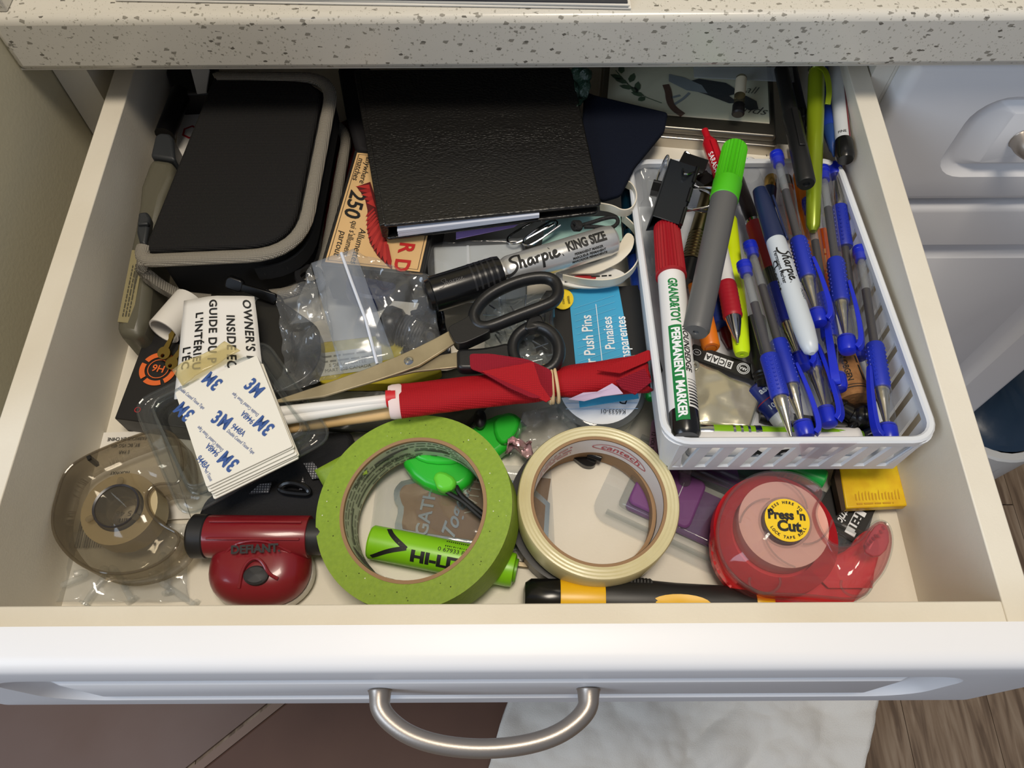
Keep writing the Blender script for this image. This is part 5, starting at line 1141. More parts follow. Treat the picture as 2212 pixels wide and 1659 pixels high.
for side, Ls, ns in (('front', BX1-BX0-.016, 10), ('right', BY1-BY0-.020, 13)):
    wp(side, 'lower_band', [(0, 0), (Ls, 0), (Ls, .12), (0, .12)]); wp(side, 'upper_band', [(0, .90), (Ls, .90), (Ls, 1), (0, 1)])
    pitch = Ls/ns; sl_ = .0038; wslot = .0058
    for k in range(ns+1):
        a = max(0, k*pitch-(pitch-wslot)/2); b = min(Ls, k*pitch+(pitch-wslot)/2)
        lo = 0 if k == 0 else a-sl_/2; hi = Ls if k == ns else b-sl_/2
        lo2 = 0 if k == 0 else a+sl_/2; hi2 = Ls if k == ns else b+sl_/2
        wp(side, 'slat', [(lo, .12), (min(Ls, hi), .12), (min(Ls, hi2), .90), (lo2, .90)])
for side, Ls in (('left', BY1-BY0-.020), ('back', BX1-BX0-.016)): wp(side, 'wall_panel', [(0, 0), (Ls, 0), (Ls, 1), (0, 1)])
for cx, cy, a0 in ((BX0, BY0, PI), (BX1, BY0, 1.5*PI), (BX1, BY1, 0), (BX0, BY1, PI/2)):
    sx, sy_ = (1 if cx == BX0 else -1), (1 if cy == BY0 else -1); v, f = [], []
    for k in range(7):
        a = a0+PI/2*k/6
        for t in (0, 1):
            i = IN*(1-t); r = .010
            for rr in (r, r-.0018): v.append(V((cx+sx*(i+.010)+rr*math.cos(a), cy+sy_*(i+.010)+rr*math.sin(a), BZ0 if t == 0 else BZ1-.002)))
    for k in range(6): q = 4*k; f += [(q, q+4, q+6, q+2), (q+1, q+3, q+7, q+5), (q+2, q+6, q+7, q+3), (q, q+1, q+5, q+4)]
    part(bk, 'corner', (v, f), WB, True)
one('tape_scrap', 'piece of clear tape stuck over the basket front rim', 'tape', prism([V((.138, BY0-.0012, BZ1+.0022)), V((.166, BY0-.0012, BZ1+.0022)), V((.158, BY0-.0006, .048)), V((.146, BY0-.0006, .050))], .0002, V((0, -1, 0))), clear('tape_clear', (248, 246, 248), .14, (236, 230, 236), .15, .3))
W_ = W
def W(u, v, z): return W_(u, v, z-max(0, min(950-v, 650))*.033)   # the basket slopes down towards the back
# ------------------------------------------------------------------ blue gel pens
BL = mat('gel_blue', (26, 44, 190), .3); GB = mat('grip_blue', (26, 46, 170), .5); INKD = mat('refill_ink', (62, 60, 66), .4)
CB = clear('pen_clear', (250, 251, 252), .02, (220, 224, 228), .05, .75); STL = mat('tip_steel', (206, 200, 186), .2, 1)
L0 = .120
def gelpen(M, label, capped=True):
    r = thing('gel_pen', label, 'pen', M, 'blue gel pens in the basket')
    pl = part(r, 'end_plug', lathe([(.0026, 0), (.0040, .0008), (.0042, .0030), (.0039, .0033), (.0042, .0036), (.0042, .0058), (.0036, .0062), (.0034, .0100)], 22), BL)
    part(r, 'barrel', lathe([(.0042, .006), (.0042, .0660)], 22, cap=False), CB)
    part(r, 'refill', lathe([(.0019, .010), (.0023, .0112), (.0023, .030)], 14), clear('refill_clear', (226, 228, 230), .25, (200, 204, 208)))
    part(r, 'ink', lathe([(.0023, .030), (.0023, .088)], 14), INKD)
    g = part(r, 'grip', lathe([(.0044, .0655), (.0048, .0665), (.0046, .078), (.0048, .0905), (.0044, .0915)], 22), GB)
    dots = []
    for a in (-.55, .0, .55, 2.4, 3.2, 4.0):
        for k in range(9):
            z = .0685+k*.0025; c = V((.0047*math.cos(a), .0047*math.sin(a), z)); dots.append(xf(lathe([(.0007, 0), (.0004, .0004)], 6), Matrix.Translation(c) @ V((math.cos(a), math.sin(a), 0)).to_track_quat('Z', 'Y').to_matrix().to_4x4()))
    part(g, 'grip_dots', join(*dots), GB, kind='stuff')
    part(r, 'tip_cone', lathe([(.0036, .0915), (.0038, .094), (.0034, .095), (.0034, .0975), (.0030, .0985), (.0012, .1120), (.0007, .1150)], 20), STL)
    if capped:
        c = part(r, 'cap_sleeve', lathe([(.0048, .0916), (.0048, .1135)], 22, cap=False), CB)
        part(c, 'cap_ring', lathe([(.0050, .0925), (.0050, .0945)], 22, cap=False), CB)
        part(c, 'cap_end', lathe([(.0044, .1120), (.0048, .1130), (.0048, .1180), (.0040, .1200), (.002, .1205)], 22), BL)
        cl = smooth([V((.0046, 0, .1190)), V((.0072, 0, .1170)), V((.0078, 0, .108)), V((.0072, 0, .094)), V((.0056, 0, .080))], 2)
        part(c, 'pocket_clip', sweep(cl, rect(.0046, .0028), up=V((1, 0, 0)), scale=[1-.45*(i/(len(cl)-1))**2 for i in range(len(cl))]), BL, bevel=.0003)
    return r
def penM(a, b, roll, L=L0):
    A, B = W(*a), W(*b); return AXF(A, B) @ Matrix.Rotation(roll, 4, 'Z') @ Matrix.Diagonal((1, 1, (B-A).length/L, 1))
gp = [((1856, 534, 60), (1921, 952, 57), 1.25, 'rightmost blue gel pen, its cap end at the basket front'),
      ((1858, 778, 40), (1801, 356, 62), 2.6, 'blue gel pen lying the other way round, cap at the back'),
      ((1776, 362, 69), (1832, 760, 66), -1.05, 'blue gel pen next to the reversed pen, clip on its right'),
      ((1746, 430, 60), (1812, 842, 56), .5, 'blue gel pen with its wide clip turned up above the cork'),
      ((1676, 330, 76), (1770, 700, 72), -1.0, 'blue gel pen running along the right of the grey felt marker'),
      ((1672, 486, 47), (1792, 918, 56), -.8, 'blue gel pen whose clip and cap show below the grey felt marker'),
      ((1612, 440, 44), (1734, 796, 58), -1.2, 'blue gel pen half hidden left of the grey felt marker'),
      ((1618, 524, 66), (1742, 944, 58), -1.3, 'capped blue gel pen beside the bare tipped one')]
g0 = gelpen(penM(*gp[0][:3]), gp[0][3])
for a, b, r, lb in gp[1:]: copy_tree(g0, penM(a, b, r), lb)
gelpen(penM((1605, 566, 71), (1709, 944, 62), .3, .1152), 'blue gel pen without its cap, bare steel tip at the basket front', False)
# ------------------------------------------------------------------ markers
GRN = mat('cap_green', (78, 190, 26), .4); GRYM = mat('marker_grey', (92, 92, 92), .45)
gm, L = pen('felt_marker', 'thick grey marker with a ribbed green cap on top of the pens', 'marker', W(1588, 318, 86), W(1503, 718, 78))
c = part(gm, 'cap', lathe([(.0062, 0), (.0072, .0006), (.0076, .0018), (.0080, L*.215), (.0080, L*.218)], 96, flute=(24, .001, L*.216, .0007)), GRN)
part(gm, 'cap_collar', lathe([(.0082, L*.216), (.0084, L*.22), (.0082, L*.315), (.0078, L*.318)], 40), GRN)
part(gm, 'barrel', lathe([(.0078, L*.315), (.0077, L*.33), (.0070, L*.985), (.0060, L), (.0016, L), (.0012, L-.001)], 40), GRYM)
RDC = mat('cap_red', (156, 22, 34), .42); MW = mat('marker_white', (230, 230, 230), .3)
rm, L = pen('permanent_marker', 'white permanent marker with a ribbed red cap on the basket side', 'marker', W(1440, 490, 72), W(1482, 946, 68))
part(rm, 'cap', lathe([(.0062, 0), (.0074, .0006), (.0077, .0018), (.0084, L*.255), (.0080, L*.26)], 104, flute=(26, .001, L*.256, .0006)), RDC)
part(rm, 'cap_skirt', lathe([(.0080, L*.258), (.0086, L*.262), (.0086, L*.272), (.0078, L*.274)], 40), RDC)
part(rm, 'barrel', lathe([(.0074, L*.272), (.0075, L*.29), (.0073, L*.9)], 40), MW)
part(rm, 'end_plug', lathe([(.0073, L*.9), (.0073, L*.985), (.006, L)], 40), mat('gloss_black', (18, 18, 19), .22))
GN = mat('print_green', (22, 122, 62), .45)
pa_ = []
n = 8
v, f = [], []
for k in range(n+1):
    a = .78-k*(.95/n)+.0
    for z in (L*.545, L*.955): v.append(V((.00748*math.cos(a), .00748*math.sin(a), z)))
f = [(2*k, 2*k+1, 2*k+3, 2*k+2) for k in range(n)]
part(rm, 'green_band', (v, f), GN)
wraps(rm, 'lettering', text('GRAND&TOY', .0068, .70, .04, .12, 1, .0015), .0074, L*.425, .20, GN)
wraps(rm, 'lettering', text('PERMANENT MARKER', .0062, .88, .04, 0, 1, .0015), .00755, L*.75, .30, LW)
wraps(rm, 'lettering', text('ROUNDEDGE', .0048, .95, .02, .15, 1, .0015), .0074, L*.65, -.42, INK)
for k in range(9):
    z = L*.785+k*L*.0125; a0, a1 = -1.1, -.25
    vv = [V((.00755*math.cos(a0+(a1-a0)*i/6), .00755*math.sin(a0+(a1-a0)*i/6), z+dz)) for i in range(7) for dz in (0, .0002+.0001*k)]
    part(rm, 'stripe', (vv, [(2*i, 2*i+1, 2*i+3, 2*i+2) for i in range(6)]), INK)
NV = mat('sharp_navy', (26, 38, 74), .35); LG = mat('barrel_grey', (196, 204, 212), .35)
fm, L = pen('fine_marker', 'light grey felt marker with a navy blue cap and black script logo', 'marker', W(1640, 410, 80), W(1754, 764, 78))
c = part(fm, 'cap', lathe([(.0030, 0), (.0040, .0008), (.0050, .010), (.0056, L*.34), (.0054, L*.345)], 30), NV)
part(c, 'pocket_clip', xf(p2(rrect(.008, L*.36, -.0018, .0018, .0016), 0, .0012), Matrix.Rotation(-1.1, 4, 'Z') @ Matrix(((0, 0, 1, .0056), (0, 1, 0, 0), (1, 0, 0, 0), (0, 0, 0, 1)))), NV, bevel=.0003)
part(fm, 'barrel', lathe([(.0051, L*.34), (.0054, L*.36), (.0054, L*.86), (.0046, L*.95), (.0036, L*.985), (.0015, L)], 32), LG)
wraps(fm, 'script_logo', script(.0062, .0009), .0054, L*.53, .0, INK)
wraps(fm, 'lettering', text('Permanent Marker', .0032, .95, .02), .0054, L*.53, .82, INK)
wraps(fm, 'lettering', text('POINT', .0026, .95, .01), .0054, L*.70, -.65, INK)
wraps(fm, 'script_logo', script(.0058, .0008), .0054, L*.56, 1.75, INK)
YH = mat('fluor_yellow', (214, 236, 20), .35)
yh, L = pen('yellow_highlighter', 'fluorescent yellow highlighter among the pens', 'marker', W(1574, 470, 50), W(1603, 766, 50))
part(yh, 'barrel', xf(lathe([(.0042, 0), (.0050, .002), (.0052, L*.72), (.0050, L*.722)], 28), Matrix.Diagonal((.8, 1, 1, 1))), YH)
part(yh, 'cap', xf(lathe([(.0053, L*.722), (.0053, L*.74), (.0046, L*.97), (.0038, L), (.0012, L), (.0010, L-.0012)], 28), Matrix.Diagonal((.8, 1, 1, 1))), mat('fluor_yellow2', (206, 240, 26), .3))
wr, L = pen('white_red_pen', 'white ballpoint with a ridged red grip and steel tip', 'pen', W(1556, 540, 56), W(1594, 742, 55))
part(wr, 'barrel', lathe([(.0046, 0), (.0050, L*.4)], 24), MW)
pr = [(.0050, L*.38)]
for k in range(8): z = L*(.40+k*.042); pr += [(.0053, z), (.0055, z+L*.02), (.0053, z+L*.038)]
part(wr, 'grip', lathe(pr+[(.0048, L*.745)], 24), mat('grip_red', (172, 26, 44), .45))
part(wr, 'tip_cone', lathe([(.0046, L*.74), (.0040, L*.80), (.0022, L*.92), (.0010, L*.96), (.0006, L)], 22), CHR)
om, L = pen('orange_marker', 'orange marker end under the grey barrel of the green capped marker', 'marker', W(1536, 752, 44), W(1500, 590, 42))
part(om, 'barrel', lathe([(.0045, 0), (.0052, .001), (.0054, L*.9), (.0050, L)], 24), mat('orange_plastic', (238, 128, 30), .35))
part(om, 'end_ring', lathe([(.0030, -.0002), (.0034, -.0002), (.0034, .0006), (.0030, .0006)], 20, True), mat('orange_dark', (206, 100, 20), .4))
bm_, L = pen('blue_capped_pen', 'dark blue pen cap under the red grip of the white pen', 'pen', W(1556, 704, 40), W(1528, 560, 40))
part(bm_, 'cap', lathe([(.0042, 0), (.0050, .0006), (.0050, .004), (.0046, .0044), (.0046, .03), (.0040, L)], 24), mat('cap_deep_blue', (22, 52, 130), .35))
mr, L = pen('maroon_pen', 'maroon pen end below the blue cap', 'pen', W(1578, 752, 36), W(1552, 620, 36))
part(mr, 'barrel', lathe([(.0016, 0), (.0040, .008), (.0044, L)], 20), mat('maroon', (92, 14, 24), .3))
# brass tube pen
bt3, L = pen('threaded_tube', 'brushed brass tube with a threaded collar behind the red cap', 'tube', W(1540, 400, 58), W(1483, 612, 44))
AB = mat('antique_brass', (148, 134, 96), .3, 1)
part(bt3, 'barrel', lathe([(.0052, 0), (.0060, .002), (.0064, L*.52)], 32), AB)
pr = []
for k in range(9): z = L*(.52+k*.03); pr += [(.0060, z), (.0066, z+L*.008), (.0066, z+L*.018), (.0060, z+L*.026)]
part(bt3, 'thread', lathe(pr, 32), AB)
part(bt3, 'black_end', lathe([(.0056, L*.79), (.0056, L)], 28), K)
# binder clips
BC = mat('binder_black', (30, 34, 40), .33, .2, bump=.06, bscale=500)
bc_ = thing('binder_clip', 'large black binder clip on top of the red marker', 'binder clip', W(1452, 410, 62))
A, B, D = W(1408, 465, 82), W(1448, 342, 84), W(1466, 480, 80)
f_ = FR(A, B, D); f_i = f_.inverted(); wq = (B-A).length; hq = .0172
def lc(p): return f_ @ V(p)
sgn = 1 if (f_.to_3x3() @ V((0, 0, 1))).z > 0 else -1
part(bc_, 'upper_jaw', xf(box(0, wq, 0, hq, -.0006*sgn if sgn > 0 else 0, 0 if sgn > 0 else .0006), f_), BC, True, bevel=.0003)
part(bc_, 'spine', xf(([V((x, 0, z)) for x in (0, wq) for z in (0, -.013*sgn)]+[V((x, .0008, z)) for x in (0, wq) for z in (0, -.013*sgn)], [(0, 1, 3, 2), (4, 6, 7, 5), (0, 2, 6, 4), (1, 5, 7, 3), (0, 4, 5, 1), (2, 3, 7, 6)]), f_), BC, True)
part(bc_, 'lower_jaw', xf(([V((x, y, z)) for x in (0, wq) for y, z in ((0, -.013*sgn), (hq, -.002*sgn), (hq, -.0028*sgn), (0, -.0138*sgn))], [(0, 1, 2, 3), (4, 7, 6, 5), (0, 4, 5, 1), (1, 5, 6, 2), (2, 6, 7, 3), (3, 7, 4, 0)]), f_), BC, True)
for x0, x1 in ((.000, .28), (.38, .62), (.72, 1.0)):
    for z in (-.0002, -.0028): part(bc_, 'rolled_edge', xf(tube([V((wq*x0, hq, z*sgn)), V((wq*x1, hq, z*sgn))], .0012, 10), f_), mat('gloss_black', (18, 18, 19), .22), True)
for s in (0, 1):
    p = [V((wq*.30, hq+.001, -.001*sgn-.002*s*sgn)), V((wq*.34, hq+.014, .001-.006*s)), V((wq*.5, hq+.017, .001-.006*s)), V((wq*.66, hq+.014, .001-.006*s)), V((wq*.70, hq+.001, -.001*sgn-.002*s*sgn))]
    part(bc_, 'wire_handle', xf(tube(smooth(p, 2), .0008, 8), f_), CHR, True)
def bclip(label, o, rz, tilt, w, h, m):
    t = thing('binder_clip', label, 'binder clip', Matrix.Translation(o) @ Matrix.Rotation(rz, 4, 'Z') @ Matrix.Rotation(tilt, 4, 'X'))
    v = [V((x, y, z)) for x in (-w/2, w/2) for y, z in ((0, -.004), (0, .004), (h, .0005), (h, -.0005))]
    part(t, 'jaws', (v, [(0, 1, 2, 3), (4, 7, 6, 5), (0, 4, 5, 1), (1, 5, 6, 2), (2, 6, 7, 3), (3, 7, 4, 0)]), m)
    for s in (-1, 1):
        part(t, 'wire_handle', tube(smooth([V((-w*.3, h, 0)), V((-w*.28, h+.006, s*.002)), V((-w*.12, h+.015, s*.003)), V((0, h+.018, s*.003)), V((w*.12, h+.015, s*.003)), V((w*.28, h+.006, s*.002)), V((w*.3, h, 0))], 2), .0007, 8), CHR)
    part(t, 'rolled_edge', tube([V((-w/2, h, 0)), V((w/2, h, 0))], .0012, 8), m)
    return t
bclip('black binder clip with folded wires behind the large one', W(1500, 350, 72), 2.7, .4, .016, .011, K)
bclip('small black binder clip with shiny wire loops at the left basket edge', W(1420, 420, 58), -.3, .3, .009, .008, K)
bclip('small binder clip tucked right of the large binder clip', W(1530, 400, 62), .6, .2, .010, .008, K)
one('film_scrap', 'crumpled clear film along the left inside of the basket', 'film', grid(W(1388, 560, 40), W(1412, 600, 40), W(1430, 370, 60), W(1384, 350, 62), 8, 16, .006, 90, 61), CL, solid=.0002)
# red gel pen with vertical name
sr_, L = pen('red_gel_pen', 'translucent red gel pen behind the green marker cap', 'pen', W(1522, 280, 72), W(1572, 420, 66))
RTR = mat('red_translucent', (184, 22, 36), .25, coat=.3)
part(sr_, 'push_button', lathe([(.0018, 0), (.0022, .0004), (.0022, .008), (.0030, .0085)], 20), RTR)
part(sr_, 'barrel', lathe([(.0030, .008), (.0048, .012), (.0050, L)], 26), RTR)
part(sr_, 'pocket_clip', box(.0050, .0060, -.0016, .0016, .013, L*.75), RTR, bevel=.0004)
wraps(sr_, 'lettering', text('SARASA', .0046, .95, .01), .0050, L*.56, .75, LW)
# dark pen with red grip
dp, L = pen('red_grip_pen', 'dark metal ballpoint with a red rubber grip left of the navy cap', 'pen', W(1588, 372, 50), W(1706, 700, 50))
part(dp, 'barrel', lathe([(.0034, 0), (.0040, .002), (.0042, L*.36)], 24), mat('gunmetal', (58, 52, 52), .28, .8))
part(dp, 'band', lathe([(.0046, L*.355), (.0046, L*.375)], 24), CHR)
part(dp, 'grip', lathe([(.0050, L*.375), (.0054, L*.40), (.0054, L*.66), (.0050, L*.68)], 24), mat('rubber_red', (150, 28, 38), .5))
part(dp, 'lower_barrel', lathe([(.0048, L*.68), (.0044, L*.9), (.0015, L)], 24), K)
# clear round tube with print
ctb, L = pen('clear_tube', 'clear plastic tube with a printed white tip behind the navy cap', 'tube', W(1612, 350, 56), W(1668, 500, 48))
part(ctb, 'tube', lathe([(.0055, .004), (.0058, .006), (.0058, L)], 26), CB)
part(ctb, 'white_tip', lathe([(.0050, 0), (.0056, .001), (.0056, .006)], 26), MW)
wraps(ctb, 'lettering', dashes(.004, .0012), .0056, .0035, .3, mat('pale_blue_print', (60, 130, 180), .5))
part(ctb, 'ferrule', lathe([(.0046, L*.72), (.0046, L*.80)], 22), CHR)
gn, L = pen('gold_navy_pen', 'navy pen with a gold clip end', 'pen', W(1668, 346, 54), W(1658, 470, 46))
part(gn, 'gold_end', lathe([(.0026, 0), (.0034, .004), (.0038, .010), (.0034, .0105), (.0038, .012), (.0034, .0125), (.0038, .014), (.0040, L*.5)], 24), mat('gold', (196, 158, 84), .22, 1))
part(gn, 'barrel', lathe([(.0042, L*.5), (.0042, L)], 24), mat('navy_gloss', (16, 24, 46), .25))
bo, L = pen('black_orange_pen', 'black ended pen with a copper ring', 'pen', W(1692, 358, 52), W(1716, 500, 46))
part(bo, 'end_cap', lathe([(.0025, 0), (.0038, .0015), (.0038, L*.34)], 24), K)
part(bo, 'ring_band', lathe([(.0041, L*.34), (.0041, L*.38)], 24), mat('copper', (206, 120, 80), .2, 1))
part(bo, 'barrel', lathe([(.0036, L*.38), (.0036, L)], 24), mat('copper_brown', (150, 70, 30), .3))
og, L = pen('orange_pen', 'orange flat sided pen', 'pen', W(1724, 330, 58), W(1766, 590, 48))
part(og, 'barrel', lathe([(.0050, 0), (.0052, .002), (.0052, L)], 6), mat('orange_flat', (236, 128, 24), .4), smooth=False)
part(og, 'eraser', lathe([(.0040, -.008), (.0044, -.007), (.0044, 0)], 20), mat('eraser_pink', (222, 160, 130), .7))
o2, L = pen('orange_pencil', 'orange pencil with raised lettering under the blue pens', 'pencil', W(1778, 500, 44), W(1792, 690, 44))
part(o2, 'barrel', lathe([(.0036, 0), (.0036, L)], 6), mat('pencil_orange', (216, 92, 24), .4), smooth=False)
wraps(o2, 'lettering', dashes(.020, .0022), .0036, L*.4, .5, mat('gold_print', (230, 170, 110), .5))
# pens lying across the back of the basket
b1_, L = pen('black_pen', 'matte black pen lying across the back rim of the basket', 'pen', W(1688, 150, 78), W(1742, 398, 86))
part(b1_, 'cap', lathe([(.0048, L*.42), (.0054, L*.43), (.0054, L*.985), (.0046, L), (.002, L), (.0018, L-.001)], 26), mat('matte_black', (22, 22, 23), .42))
part(b1_, 'barrel', lathe([(.0046, 0), (.0046, L*.43)], 26), mat('matte_black', (22, 22, 23), .42))
part(b1_, 'pocket_clip', box(.0054, .0064, -.0018, .0018, L*.43, L*.75), mat('matte_black', (22, 22, 23), .42), bevel=.0004)
b2_, L = pen('black_rollerball', 'black rollerball with a clear ribbed nose at the back', 'pen', W(1704, 140, 68), W(1737, 300, 66))
part(b2_, 'grip', lathe([(.0048, 0), (.0050, L*.55), (.0052, L*.62), (.0052, L*.66)], 24), mat('grip_charcoal', (34, 35, 38), .55))
part(b2_, 'clear_nose', lathe([(.0050, L*.655), (.0048, L*.70), (.0044, L*.71), (.0044, L*.76), (.0038, L*.77), (.0036, L*.83), (.0026, L*.85), (.0022, L*.92), (.0008, L)], 24), clear('smoke_nose', (150, 150, 150), .25, (70, 70, 72), .05, .8))
lp, L = pen('lime_pen', 'lime green click pen lying over the back rim of the basket', 'pen', W_(1764, 140, 68), W_(1756, 500, 50))
LMP = mat('lime_metal', (130, 148, 22), .3, .3, coat=.3)
part(lp, 'barrel', lathe([(.0040, 0), (.0050, .01), (.0052, L*.3), (.0046, L*.7), (.0040, L*.97), (.002, L)], 26), LMP)
part(lp, 'pocket_clip', sweep(smooth([V((.005, 0, .006)), V((.0085, -.0034, .012)), V((.0085, -.0055, .026)), V((.0070, -.005, .036))], 2), rect(.0034, .0012), up=V((1, 0, 0))), LMP, bevel=.0003)
part(lp, 'clip_ring', lathe([(.0050, .002), (.0052, .0035), (.0050, .005)], 24), CHR)
bp3, L = pen('blue_pen', 'blue ballpoint pointing forward at the right back corner', 'pen', W_(1774, 145, 52), W_(1801, 338, 52))
part(bp3, 'barrel', lathe([(.0042, 0), (.0046, L*.3), (.0046, L*.70)], 24), mat('blue_body', (34, 64, 160), .35))
part(bp3, 'nose', lathe([(.0044, L*.70), (.0040, L*.78), (.0022, L*.93), (.0010, L*.96), (.0006, L)], 24), mat('blue_nose', (40, 70, 130), .25))
wf, L = pen('fineliner', 'white fineliner with a black cap in the right back corner', 'marker', W_(1806, 145, 60), W_(1826, 346, 56))
part(wf, 'barrel', lathe([(.0046, 0), (.0048, L*.2), (.0048, L*.80)], 26), mat('barrel_pale', (196, 198, 200), .35))
part(wf, 'cap', lathe([(.0050, L*.80), (.0056, L*.82), (.0056, L*.97), (.0046, L), (.003, L)], 26), mat('gloss_black', (18, 18, 19), .22))
for a0, m_ in ((-.55, mat('maroon_line', (110, 34, 44), .5)), (-.95, K)):
    vv = [V((.00488*math.cos(a0+d), .00488*math.sin(a0+d), z)) for z in (0, L*.8) for d in (-.16, 0, .16)]
    part(wf, 'stripe', (vv, [(0, 1, 4, 3), (1, 2, 5, 4)]), m_)
wraps(wf, 'lettering', text('FINE', .003, 1, .02), .0048, L*.73, .3, INK, -1) if False else part(wf, 'lettering', wrap(text('FINE', .0026, 1, .02), .0049, L*.755, .45, -1, True), INK)
# ------------------------------------------------------------------ things on the basket floor
ck, L = pen('wine_cork', 'brown wine cork between the blue pens', 'cork', W(1808, 770, 42), W(1844, 868, 42))
part(ck, 'cork_body', lathe([(.0088, 0), (.0096, .0008), (.0096, L-.0008), (.0088, L)], 32), mat('cork', (170, 122, 74), .85, bump=.7, bscale=500, vary=.5, vscale=200, col2=(120, 80, 44)))
part(ck, 'ring_band', lathe([(.0097, L*.86), (.0097, L*.88)], 32, cap=False), INK); part(ck, 'ring_band', lathe([(.0097, L*.81), (.0097, L*.825)], 32, cap=False), INK)
part(ck, 'lettering', wrap(text('N OBGEN', .0044, .9, .02, 0, 1, .0015), .0098, L*.45, .25, 1), INK); part(ck, 'lettering', wrap(dashes(.016, .0026), .0098, L*.45, -.5, 1), INK)
vs = thing('black_fitting', 'black plastic fitting with a ball end in front of the cork', 'fitting', W(1860, 905, 30))
part(vs, 'stem', xf(lathe([(.0044, 0), (.0054, .001), (.0054, .006), (.0048, .0065), (.0050, .012), (.0056, .0125), (.0056, .018)], 24), AXF(W(1798, 872, 40), W(1860, 905, 42))), mat('gloss_black', (18, 18, 19), .22), True)
part(vs, 'ball', xf(lathe([(.0075*math.sin(k*PI/10), -.0075*math.cos(k*PI/10)) for k in range(1, 10)], 24), AXF(W(1864, 900, 42), W(1864, 880, 44))), mat('gloss_black', (18, 18, 19), .22), True)
part(vs, 'nub', xf(lathe([(.0022, 0), (.0022, .0095), (.0012, .0105)], 14), AXF(W(1862, 902, 42), W(1836, 926, 42))), mat('gloss_black', (18, 18, 19), .22), True)
lm2, L = pen('lime_ballpoint', 'lime green ballpoint with silver rings along the basket front', 'pen', W(1506, 934, 40), W(1862, 946, 40))
part(lm2, 'barrel', lathe([(.0044, .004), (.0046, .006), (.0046, L*.96), (.0038, L)], 28), mat('lime_gloss', (130, 184, 22), .25))
part(lm2, 'silver_end', lathe([(.0036, -.002), (.0047, 0), (.0047, .008)], 28), CHR)
for k in range(4): part(lm2, 'ring_band', lathe([(.0048, L*(.21+k*.045)), (.0048, L*(.225+k*.045)+(.002 if k == 3 else 0))], 28, cap=False), CHR)
bcard = thing('key_tag', 'black key tag with BCAA letter boxes', 'tag', W(1560, 790, 32))
q = [W(1488, 772, 41), W(1497, 742, 42), W(1640, 792, 42), W(1634, 822, 41)]
part(bcard, 'card', prism(rpoly(q, .0015, 2), .0012), BK, True)
fr = FR(q[1], q[2], q[0])
if (fr.to_3x3() @ V((0, 0, 1))).z < 0: fr = FR(q[2], q[1], q[3])
hh = (q[1]-q[0]).length; lw_ = (q[2]-q[1]).length
for k, ch in enumerate('BCAA'):
    x = lw_*.36+k*lw_*.105
    part(bcard, 'letter_box', xf(flat([(x, hh*.28), (x+lw_*.092, hh*.28), (x+lw_*.092, hh*.82), (x, hh*.82)], .0003), fr), LW, True)
    part(bcard, 'lettering', xf(at2(text(ch, .0044, .9, .03), x+lw_*.046, hh*.55, 0, .0005), fr), INK, True)
part(bcard, 'ring_logo', xf(join(*[stroke([(lw_*.2+r*math.cos(k*PI/10), hh*.5+r*math.sin(k*PI/10)) for k in range(20)], .0004, 0, True, .0004) for r in (.0034, .0026)]+[at2(text('ARA', .0026, .8, .02), lw_*.2, hh*.5, 0, .0004)]), fr), LW, True)
part(bcard, 'small_logo', xf(join(stroke([(lw_*.9+.0022*math.cos(k*PI/8), hh*.5+.0018*math.sin(k*PI/8)) for k in range(16)], .0003, 0, True, .0004), at2(text('QAS', .0014, .8), lw_*.9, hh*.5, 0, .0004)), fr), LW, True)
fo = thing('vinyl_sleeve', 'silvery clear vinyl sleeve lying on the basket floor', 'sleeve', W(1560, 860, 32))
q = [W(1494, 778, 43), W(1646, 846, 43), W(1620, 924, 40), W(1506, 918, 40)]
part(fo, 'sleeve', grid(q[3], q[2], q[1], q[0], 16, 14, .0022, 60, 71, lambda a, b: .002*math.sin(a*PI)*math.sin(b*PI)), mat('pearl_foil', (206, 200, 176), .22, .55, bump=.25, bscale=90), True, solid=.0008)
part(fo, 'welded_edge', sweep([W(1646, 846, 43.5), W(1620, 924, 41)], rect(.0016, .001)), CLP, True)
part(fo, 'eyelet', xf(lathe([(.0012, 0), (.0026, 0), (.0026, .0012), (.0012, .0012)], 20, True), Matrix.Translation(W(1500, 790, 44.5))), CHR, True)
ge, L = pen('glue_tube', 'small dark blue glue tube with white print', 'tube', W(1632, 836, 40), W(1696, 912, 38))
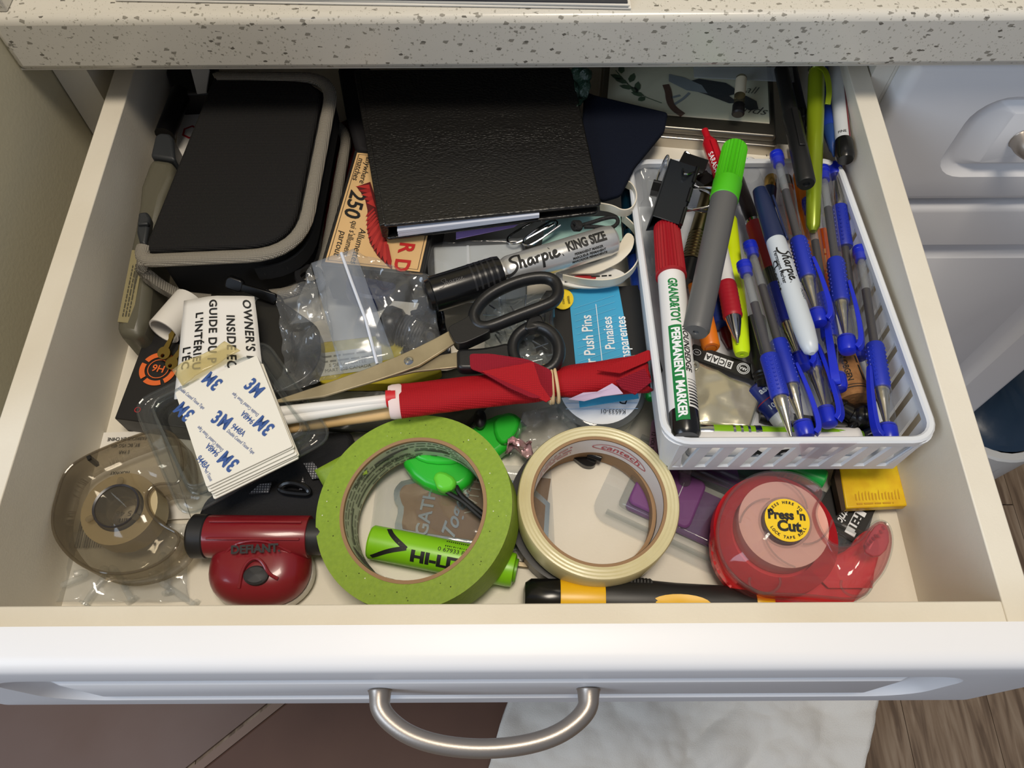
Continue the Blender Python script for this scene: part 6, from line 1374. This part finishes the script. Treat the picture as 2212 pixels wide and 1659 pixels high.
part(ge, 'body', lathe([(.0060, 0), (.0070, .001), (.0070, L*.78)], 28), mat('tube_blue', (24, 40, 120), .35))
part(ge, 'white_end', lathe([(.0062, L*.78), (.0060, L), (.004, L+.002)], 28), MW)
part(ge, 'lettering', wrap(text('10.5 g', .0040, 1, .02, 0, 1, .0015), .00715, L*.62, .1, -1, True), LW)
part(ge, 'lettering', wrap(text('ase', .0050, 1, .03, 0, 1, .0015), .00715, L*.22, .1, -1, True), LW)
part(ge, 'red_line', lathe([(.0071, L*.42), (.0071, L*.44)], 28, cap=False), mat('red_ink', (176, 30, 40), .5))
bq, L = pen('black_marker', 'black marker with a ringed end between the highlighter and gel pens', 'marker', W(1632, 690, 46), W(1652, 838, 46))
part(bq, 'barrel', lathe([(.0055, 0), (.0058, L*.82)], 28), K)
part(bq, 'ringed_end', lathe([(.0056, L*.82), (.0050, L*.84), (.0052, L*.87), (.0047, L*.88), (.0049, L*.92), (.0043, L*.93), (.0040, L)], 28), K)
gr2, L = pen('gripped_black_pen', 'black pen lying on the basket floor behind the lime ballpoint', 'pen', W(1640, 900, 34), W(1870, 930, 34))
part(gr2, 'barrel', lathe([(.0034, 0), (.0042, .003), (.0042, L)], 22), K)
part(gr2, 'pocket_clip', box(.0044, .0052, -.0012, .0012, L*.2, L*.7), mat('gloss_black', (18, 18, 19), .22))
wm, L = pen('whiteboard_marker', 'white marker seen through the front slots of the basket', 'marker', V((.092, .1655, .0375)), V((.182, .1655, .0375)))
part(wm, 'barrel', lathe([(.0062, 0), (.0072, .001), (.0072, L)], 30), MW)
wraps(wm, 'lettering', text('NO', .0100, 1.6, .06, 0, 1, .0015), .0072, L*.50, 1.6, INK)
nl, L = pen('navy_cap', 'dark navy plastic cap seen through the right slots of the basket', 'cap', V((.184, .166, .038)), V((.198, .172, .038)))
part(nl, 'body', xf(lathe([(.0055, 0), (.0062, .001), (.0062, L)], 24), Matrix.Diagonal((1, .7, 1, 1))), mat('navy_gloss', (16, 24, 46), .25))
